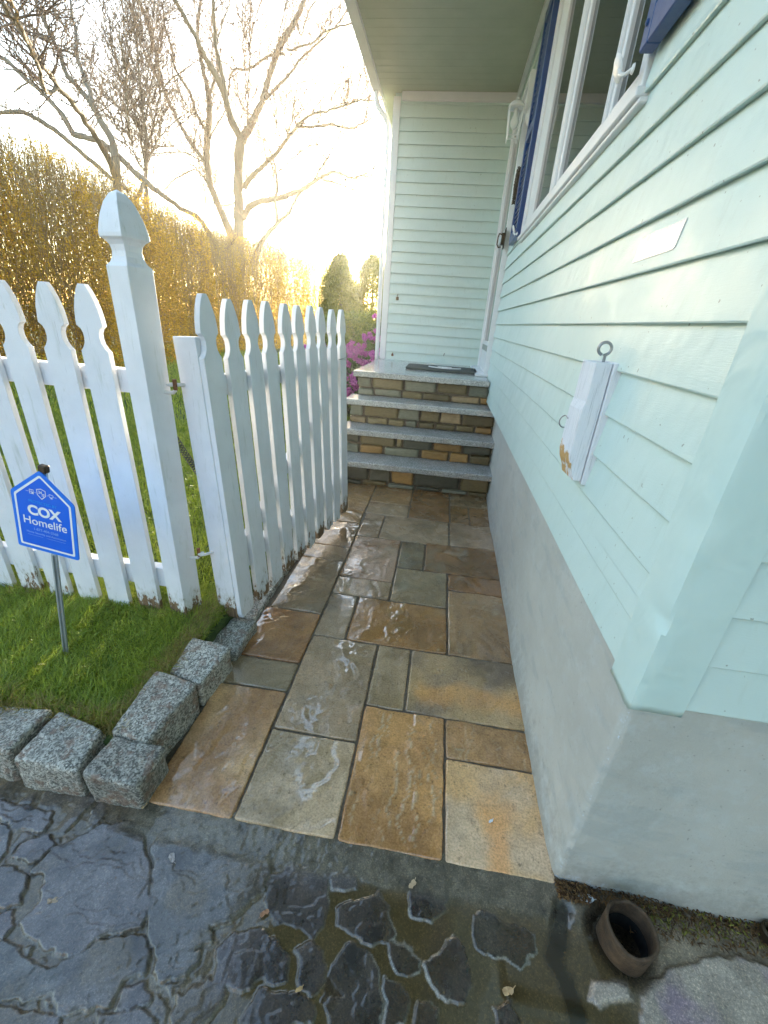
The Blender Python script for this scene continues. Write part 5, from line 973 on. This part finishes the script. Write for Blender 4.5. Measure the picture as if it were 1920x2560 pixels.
# ================================================================ DRAIN PIPE, DEBRIS
def m_clay():
    m, nt, p = newmat('old_clay_pipe'); co = coords(nt); nt.links.new(ramp(nt, noise(nt, co, 28, 7, .7), [(.3, (.025, .014, .008)), (.55, (.085, .05, .026)), (.75, (.16, .10, .055))]), p.inputs['Base Color']); p.inputs['Roughness'].default_value = .7; bump(nt, p, noise(nt, co, 55, 6, .7), .8, .006); return m
MAT['clay'] = m_clay()
pipe = empty('drain_pipe', (.555, .528, -.03), 0, 'short broken clay drain pipe standing at the house corner', 'pipe')
V = []; F = []; n = 40; prof = [(.050, -.06), (.052, 0), (.053, .05), (.054, .090), (.0525, .094), (.0475, .094), (.046, .088), (.045, .02), (.044, -.06)]
for i, (r, z) in enumerate(prof):
    for k in range(n):
        a = 2 * math.pi * k / n; chip = .007 * float(sm(.15, .55, vn(a * 1.6, 0, 0, 77))) if z > .08 else 0; rr = r + .0012 * float(vn(a * 3, z * 20, 0, 5)); V.append((rr * math.cos(a), rr * math.sin(a), z - chip))
for i in range(len(prof) - 1):
    for k in range(n): a = i * n + k; b = i * n + (k + 1) % n; F.append([a, b, b + n, a + n])
me = bpy.data.meshes.new('pipe'); me.from_pydata(V, [], F); me.update(); o = link('pipe_shell', me, MAT['clay'], pipe, True)
g = MB(); g.lathe([(0, -.05), (.0445, -.05), (.0445, .045), (.0435, .045), (.0435, -.03), (0, -.03)], n=24); g.build('pipe_bottom', MAT['dark'], pipe)
# dark short pipe stub at the picture edge
g = MB(); g.lathe([(.0, 0), (.022, 0), (.024, .03), (.020, .034), (.016, .03), (.015, .005), (0, .005)], (.905, .592, -.01), 20); tag(g.build('pipe_stub', MAT['bronze'], smooth=True), 'small dark pipe stub by the foundation at the right picture edge', 'pipe')
# litter at the foundation: crumbs, moss
def litter(name, spots, mats, label, cat, n, size, seed):
    r = np.random.default_rng(seed); V = []; F = []; c = []
    for (x0, x1, y0, y1, w) in spots:
        k = int(n * w); x = r.uniform(x0, x1, k); y = r.uniform(y0, y1, k); s = r.uniform(size * .3, size, k); zz_ = r.uniform(-.008, .006, k)
        for i in range(k):
            a = r.uniform(0, 6.28); e = r.uniform(-.5, .5); n0 = len(V); l = s[i] * r.uniform(.6, 2.4)
            dx, dy = math.cos(a) * l, math.sin(a) * l; qx, qy = -math.sin(a) * s[i] * .4, math.cos(a) * s[i] * .4
            V += [(x[i] - dx, y[i] - dy, zz_[i]), (x[i] + qx, y[i] + qy, zz_[i] + s[i] * .3), (x[i] + dx, y[i] + dy, zz_[i] + e * l), (x[i] - qx, y[i] - qy, zz_[i] + s[i] * .5)]; F += [[n0, n0 + 1, n0 + 3], [n0 + 1, n0 + 2, n0 + 3], [n0, n0 + 3, n0 + 2], [n0, n0 + 2, n0 + 1]]; c += [r.uniform(0, 1)] * 4
    tag(npmesh(name, np.array(V), np.array(F), mats, attrs={'rnd': c}), label, cat, kind='stuff')
litter('leaf_litter', ((.47, 1.05, .592, .628, 1.), (.58, .95, .55, .60, .35), (.425, .50, .585, .622, .45)), m_leaf('brown_litter', (.06, .025, .01), (.22, .12, .04), .1, .8), 'rusty brown plant litter along the foot of the stucco foundation', 'litter', 1500, .005, 1)
litter('moss', ((.62, .95, .565, .615, 1.),), m_leaf('yellow_moss', (.14, .13, .02), (.32, .30, .06), .2, .8), 'yellow green moss along the foundation beside the clay pipe', 'moss', 260, .006, 2)
# fallen leaves
def m_fleaf(c): return simple('fallen_leaf', (tuple(v * .7 for v in c), c), 60, (.4, .7), 90, .001, .6)
LV = [(-.637,.450,.019,(.16,.08,.045),'curled brown leaf with a stalk on the large left flagstone'),(-.523,.506,.014,(.42,.36,.34),'pale curled petal on the second large flagstone'),(-.258,.443,.011,(.42,.20,.10),'orange brown leaf scrap beside the puddle'),
 (-.143,.341,.008,(.55,.34,.14),'small tan seed scrap near the bottom of the puddle'),(.071,.552,.013,(.60,.42,.25),'pale tan leaf on the flagstones below the path edge'),(.282,.406,.015,(.62,.40,.20),'tan leaf lying in the brown puddle'),
 (.276,.729,.008,(.80,.82,.84),'tiny white petal on the pale paving slab by the house'),(.492,.596,.020,(.72,.76,.76),'white paint chip at the foot of the house corner'),(-.665,.601,.010,(.55,.38,.20),'tan leaf scrap at the inner corner of the paving'),(-.735,.385,.014,(.42,.30,.20),'faded tan leaf between the left flagstones')]
for q, (x, y, s_, c, lab) in enumerate(LV):
    r = random.Random(q + 3); g = MB(); n = 12; vs = [(0, 0, .004)]
    for k in range(n):
        a = 2 * math.pi * k / n; rr = s_ * (.55 + .45 * abs(math.cos(a))) * r.uniform(.75, 1.1); vs.append((rr * math.cos(a), rr * math.sin(a) * .75, .0025 + s_ * .35 * (math.sin(a * 2 + q) ** 2) * r.uniform(.4, 1)))
    g.add(vs, [[0, 1 + k, 1 + (k + 1) % n] for k in range(n)]); g.tube([(s_ * .7, 0, .003), (s_ * 1.3, s_ * .25, .004)], .0008, 5)
    o = g.build('fallen_leaf', m_fleaf(c)); o.location = (x, y, -.0035 if y < .6 else .001); o.rotation_euler = (0, 0, r.uniform(0, 6.28)); tag(o, lab, 'leaf', 'fallen leaves and scraps')

# ================================================================ PLANTS BEYOND
def leafcloud(name, P, size, mats, parent=None, seed=0, asp=.5, up=.0):
    r = np.random.default_rng(seed); n = len(P); s = r.uniform(size * .6, size * 1.3, n)
    d = r.normal(size=(n, 3)); d[:, 2] += up; d /= np.linalg.norm(d, axis=1, keepdims=True); e = r.normal(size=(n, 3)); e -= d * (e * d).sum(1, keepdims=True); e /= np.linalg.norm(e, axis=1, keepdims=True)
    a = d * s[:, None]; b = e * s[:, None] * asp
    V = np.stack([P - a, P + b * .9, P + a, P - b * .9], 1).reshape(-1, 3); F = np.arange(4 * n).reshape(n, 4)
    return npmesh(name, V, F, mats, parent, attrs={'rnd': np.repeat(r.uniform(0, 1, n), 4)})
def stems(name, A, B, rad, mats, parent=None, bend=.06, seed=0, seg=3):
    """many thin three-sided stems from A to B"""
    r = np.random.default_rng(seed); n = len(A); V = []; F = []; off = r.normal(size=(n, 3)) * bend
    ring = np.array([[math.cos(t), math.sin(t), 0] for t in (0, 2.094, 4.189)]); rows = []
    for i in range(seg + 1):
        t = i / seg; c = A * (1 - t) + B * t + off * (4 * t * (1 - t)); rr = rad * (1 - .75 * t); rows.append(c[:, None, :] + ring[None] * np.broadcast_to(rr, (n,))[:, None, None])
    V = np.stack(rows, 1).reshape(-1, 3); b = np.arange(n)[:, None] * 3 * (seg + 1)
    fs = []
    for i in range(seg):
        for k in range(3): fs.append([i * 3 + k, i * 3 + (k + 1) % 3, (i + 1) * 3 + (k + 1) % 3, (i + 1) * 3 + k])
    F = np.concatenate([b + np.array([f]) for f in fs]); return npmesh(name, V, F, mats, parent)
# ---- hedge
r = np.random.default_rng(12)
MAT['hleaf'] = m_leaf('hedge_leaves', (.40, .26, .03), (.80, .52, .07), .62, .45, .9)
MAT['htwig'] = simple('hedge_twigs', ((.26, .15, .05), (.46, .30, .11)), 5, (.6, .8), 0)
def hz(y): return 3.18 + .22 * fbm(y * .6, 0, 0, 90, 3) + .10 * fbm(y * 3, 0, 0, 91, 3) + .22 * sm(4.5, 2.0, y) + .40 * sm(13, 22, y)
hedge = empty('hedge', (-6.6, 10, 0), 0, 'tall golden green twiggy hedge running back behind the lawn', 'hedge'); HDI = Matrix.Translation((6.6, -10, 0))
n = 14000; y = .5 + 25 * r.beta(1.0, 1.9, n); x = r.uniform(-7.5, -5.9, n); z0 = r.uniform(.0, 2.3, n); h = r.uniform(.5, 1.5, n); top = hz(y) + .18; z1 = np.minimum(z0 + h, top + r.uniform(-.2, .22, n))
z1 = np.maximum(z1, z0 + .2)
A_ = np.stack([x, y, z0], 1); B_ = np.stack([x + r.normal(size=n) * .14, y + r.normal(size=n) * .14, z1], 1)
o = stems('twigs', A_, B_, r.uniform(.003, .0085, n), MAT['htwig'], hedge, .05, 3); o.matrix_parent_inverse = HDI
n = 11000; y = .5 + 25 * r.beta(1.0, 1.8, n); x = r.uniform(-7.4, -5.85, n); zt = hz(y); z0 = zt - r.uniform(.1, .9, n); z1 = zt + r.uniform(-.15, .42, n) * (.5 + .5 * sm(9, 4, y))
A_ = np.stack([x, y, z0], 1); B_ = np.stack([x + r.normal(size=n) * .12, y + r.normal(size=n) * .12, z1], 1); o = stems('top_twigs', A_, B_, r.uniform(.0022, .005, n), MAT['htwig'], hedge, .04, 4); o.matrix_parent_inverse = HDI
n = 430000; y = .5 + 34 * r.beta(1.0, 1.9, n); zt = hz(y); face = -5.85 - .32 * fbm(y * 1.4, 0, 0, 93, 3)
u = r.uniform(0, 1, n) ** .8; z = .02 + (zt - .02) * u; dep = r.exponential(.30, n); x = face - dep - .12 * (z / 3.2) ** 3
k = (fbm(x * 2.2, y * 2.2, z * 2.2, 95, 3) + .25 * r.normal(size=n) > -.30 + .55 * sm(zt - .75, zt, z)) & (x > -7.7)
P_ = np.stack([x, y, z], 1)[k]; print('hedge leaves', len(P_))
o = leafcloud('leaves', P_, .021, MAT['hleaf'], hedge, 5, .55); o.matrix_parent_inverse = HDI
# ---- arborvitae and shrub beyond the porch
MAT['arb'] = m_leaf('conifer_sprays', (.13, .16, .022), (.30, .29, .05), .42, .55, 2.5)
MAT['bark'] = simple('grey_brown_bark', ((.10, .075, .05), (.22, .17, .12)), 9, (.75, .9), 30, .01, .8, cs=(1, 1, .3))
def arborvitae(x, y, H, rad, seed, lab):
    e = empty('arborvitae', (x, y, 0), 0, lab, 'conifer', 'arborvitae beyond the lawn'); r = np.random.default_rng(seed)
    g = MB(); g.tube([(0, 0, -.1), (.02, 0, H * .5), (0, .03, H * .96)], [.07, .04, .01], 8); g.build('trunk', MAT['bark'], e, smooth=True)
    n = 34000; u = r.uniform(0, 1, n); z = .1 + (H - .1) * u; a = r.uniform(0, 2 * np.pi, n); prof = np.clip(1 - u ** 3.2, 0, 1) ** .5
    R_ = rad * prof * (1 + .28 * fbm(np.cos(a) * 2, np.sin(a) * 2, z * 2.2, seed, 3)); rr = R_ * (1.12 - .6 * r.uniform(0, 1, n) ** 1.3)
    P = np.stack([rr * np.cos(a), rr * np.sin(a), z + .1 * r.normal(size=n) * .5], 1); k = fbm(P[:, 0] * 3, P[:, 1] * 3, P[:, 2] * 3, seed + 5, 3) > -.28
    leafcloud('crown', P[k], .034, MAT['arb'], e, seed, .35, 1.2); return e
arborvitae(-2.70, 11.2, 2.55, .50, 31, 'broad conifer just right of the end of the hedge')
arborvitae(-1.98, 11.6, 2.60, .52, 32, 'rounded conifer nearest the porch corner')
arborvitae(-3.4, 14.5, 2.5, .7, 33, 'far conifer at the end of the hedge')
e = empty('leafy_shrub', (-1.55, 8.2, .08), 0, 'yellow green leafy shrub in front of the conifers', 'shrub'); r = np.random.default_rng(40)
n = 16000; d = r.normal(size=(n, 3)); d /= np.linalg.norm(d, axis=1, keepdims=True); rr = r.uniform(.35, 1, n) ** .5; P = d * rr[:, None] * np.array([.95, .7, .62]) * (1 + .25 * fbm(d[:, 0] * 3, d[:, 1] * 3, d[:, 2] * 3, 41, 3))[:, None]; P[:, 2] += .68; P = P[P[:, 2] > .02]
MAT['shrub'] = m_leaf('shrub_leaves', (.10, .14, .02), (.26, .30, .05), .5, .4, 3); leafcloud('foliage', P, .030, MAT['shrub'], e, 42, .5)
A_ = r.uniform(-.15, .15, (60, 3)); A_[:, 2] = 0; B_ = A_ * 5 + np.array([0, 0, 1.]) * r.uniform(.6, 1.1, (60, 1)); stems('branches', A_, B_, np.full(60, .009), MAT['bark'], e, .05, 9)
# ---- rhododendrons
MAT['rleaf'] = m_leaf('rhododendron_leaves', (.03, .055, .012), (.09, .11, .03), .25, .35, 5)
MAT['petal'] = m_leaf('magenta_petals', (.50, .08, .46), (.78, .24, .72), .4, .5, 8)
def rhodo(x, y, z, sx, sz, nf, seed, lab):
    e = empty('rhododendron', (x, y, z), 0, lab, 'flowering shrub', 'purple flowering shrubs'); r = np.random.default_rng(seed)
    A_ = r.uniform(-.1, .1, (40, 3)); A_[:, 2] = 0; d = r.normal(size=(40, 3)); d[:, 2] = abs(d[:, 2]) + .6; d /= np.linalg.norm(d, axis=1, keepdims=True); stems('branches', A_, A_ + d * np.array([sx, sx, sz]) * .9, np.full(40, .006), MAT['bark'], e, .04, seed)
    n = 5200; d = r.normal(size=(n, 3)); d /= np.linalg.norm(d, axis=1, keepdims=True); rr = r.uniform(.2, 1, n) ** .5; P = d * rr[:, None] * np.array([sx, sx, sz]); P[:, 2] += sz; P = P[P[:, 2] > .03]; leafcloud('foliage', P, .020, MAT['rleaf'], e, seed + 1, .42)
    d = r.normal(size=(nf, 3)); d[:, 2] = np.where(d[:, 2] < -.4, -d[:, 2], d[:, 2]); d[:, 1] = np.where(r.uniform(0, 1, nf) < .6, -abs(d[:, 1]), d[:, 1]); d /= np.linalg.norm(d, axis=1, keepdims=True)
    c = d * np.array([sx, sx, sz]) * (1.0 + .10 * r.normal(size=(nf, 1))) * (1 + .18 * fbm(d[:, 0] * 3, d[:, 1] * 3, d[:, 2] * 3, seed, 3))[:, None]; c[:, 2] += sz
    k = fbm(d[:, 0] * 2.6, d[:, 1] * 2.6, d[:, 2] * 2.6, seed + 3, 2) > -.22; c = c[k]
    m_ = 44; q = r.normal(size=(len(c) * m_, 3)); q /= np.linalg.norm(q, axis=1, keepdims=True); leafcloud('flowers', np.repeat(c, m_, 0) + q * .034 * r.uniform(.4, 1, (len(q), 1)), .020, MAT['petal'], e, seed + 2, .75)
rhodo(-1.07, 5.15, .11, .36, .40, 150, 51, 'magenta flowering rhododendron beside the entry steps')
rhodo(-.98, 6.9, .11, .34, .56, 90, 52, 'second magenta flowering shrub close behind the porch corner')
rhodo(-1.75, 5.9, .11, .34, .36, 110, 53, 'magenta flowering shrub showing between the gate pickets')

# ================================================================ BARE TREES
MAT['bark2'] = simple('pale_grey_bark', ((.085, .068, .05), (.17, .135, .10)), 3, (.7, .9), 18, .02, .8, cs=(1, 1, .4))
MAT['twig2'] = simple('reddish_fine_twigs', ((.10, .06, .042), (.19, .12, .085)), 3, (.7, .9), 0)
def bare_tree(key, lab, dens, tl, bark='bark2', seed=1):
    brs = BK[key]; r = random.Random(seed); x, y = brs[0][0][0], brs[0][0][1]
    e = empty('bare_tree', (x, y, 0), 0, lab, 'tree', 'bare trees behind the hedge'); TI = Matrix.Translation((-x, -y, 0))
    g = MB(); tw = []
    def smooth(b):
        P = [Vector(q[:3]) for q in b]; rad = [q[3] for q in b]; out = []; ro = []
        for i in range(len(P) - 1):
            p0, p1, p2, p3 = P[max(i - 1, 0)], P[i], P[i + 1], P[min(i + 2, len(P) - 1)]
            for t in (0, .25, .5, .75):
                t2, t3 = t * t, t * t * t; v = .5 * ((2 * p1) + (-p0 + p2) * t + (2 * p0 - 5 * p1 + 4 * p2 - p3) * t2 + (-p0 + 3 * p1 - 3 * p2 + p3) * t3)
                L = (p2 - p1).length; v = v + Vector((r.uniform(-1, 1), r.uniform(-1, 1), r.uniform(-1, 1))) * min(.03, L * .03); out.append(v); ro.append((rad[i] * (1 - t) + rad[i + 1] * t) * r.uniform(.93, 1.07))
        out.append(P[-1]); ro.append(rad[-1]); return out, ro
    for b in brs:
        P, rad = smooth(b); g.tube(P, [q_ * .8 for q_ in rad], 7 if rad[0] > .05 else 5)
        for i in range(1, len(P)):
            if P[i].z < 2.6: continue
            L = (P[i] - P[i - 1]).length; k = dens * L * (1.3 if rad[i] < .06 else .8); k = int(k) + (r.random() < k % 1)
            t = (P[i] - P[i - 1]).normalized()
            for _ in range(k):
                s = P[i - 1].lerp(P[i], r.random()); d = (t * r.uniform(.2, .9) + Vector((r.uniform(-1, 1), r.uniform(-1, 1), r.uniform(-.3, 1)))).normalized(); tw.append((s, d, r.uniform(.35, 1) * tl * (1 if rad[i] > .015 else .7), min(.011, rad[i] * .5), 0))
    o = g.build('trunk', MAT[bark], e, smooth=True, angle=80); o.matrix_parent_inverse = TI
    A = []; i = 0; verts = []; faces = []
    while i < len(tw):
        s, d, L, rad, lv = tw[i]; i += 1; n = 4; p = s.copy(); dd = d.copy(); pts = [p.copy()]
        for q in range(n):
            dd = (dd + Vector((r.uniform(-1, 1), r.uniform(-1, 1), r.uniform(-.6, 1))) * .33).normalized(); p = p + dd * L / n; pts.append(p.copy())
            if lv < 2:
                for _ in range(2 if lv == 0 else 1):
                    if r.random() < .85: tw.append((p.copy(), (dd + Vector((r.uniform(-1, 1), r.uniform(-1, 1), r.uniform(-.5, 1))) * .9).normalized(), L * r.uniform(.35, .6), rad * .55, lv + 1))
        b0 = len(verts); up = d.orthogonal().normalized(); w = d.cross(up)
        for q, pt in enumerate(pts):
            rr = max(.0048, rad * 1.5 * (1 - .7 * q / n))
            for k in range(3): a = 2.094 * k; verts.append(tuple(pt + (up * math.cos(a) + w * math.sin(a)) * rr))
        for q in range(n):
            for k in range(3): faces.append((b0 + q * 3 + k, b0 + q * 3 + (k + 1) % 3, b0 + (q + 1) * 3 + (k + 1) % 3, b0 + (q + 1) * 3 + k))
    o = npmesh('crown', np.array(verts), np.array(faces), MAT['twig2'], e); o.matrix_parent_inverse = TI; print(key, len(faces))
bare_tree('A', 'large bare tree with a forked trunk nearest the porch roof', 4.0, 1.5, seed=1)
bare_tree('B', 'bare tree with upright limbs just left of the forked one', 4.0, 1.5, seed=2)
bare_tree('D', 'bare tree with thick limbs leaning left above the hedge', 3.0, 1.1, seed=3)
bare_tree('F', 'bare tree with low limbs sweeping left over the hedge top', 2.4, 1.0, seed=4)
bare_tree('E', 'slender bare tree with reddish upright twigs between the larger trees', 6.0, 1.4, seed=5)

# ================================================================ BEHIND THE CAMERA: unseen house added to block low sky light
nb = empty('sky_block_house', (-3, -15, 0), 0, 'plain brown house added unseen behind the camera to cut sky light', 'house')
MAT['nb'] = simple('brown_shingle', ((.13, .11, .09), (.20, .17, .14)), 8, (.7, .9), 20, .01)
g = MB(); g.box(-13, 13, -8, 0, 0, 4.6); g.build('wall', MAT['nb'], nb); g = MB(); g.prism([(-8.6, 4.6), (.6, 4.6), (-4, 7.6)], -13.4, 13.4, 'x'); g.build('roof', MAT['dark'], nb)
# ================================================================ HAZE VOLUME, added to imitate lens glare round the sun
g = MB(); g.box(-80, 80, -70, 100, -1.1, 15); hz_ = g.build('glare_haze', [])
m, nt, p = newmat('glare_air'); nt.nodes.remove(p); v = nt.nodes.new('ShaderNodeVolumePrincipled'); v.inputs['Color'].default_value = (.98, .95, .86, 1); v.inputs['Density'].default_value = .0013; v.inputs['Anisotropy'].default_value = .75
nt.links.new(v.outputs[0], nt.nodes['Material Output'].inputs['Volume']); hz_.data.materials.append(m); tag(hz_, kind='stuff')
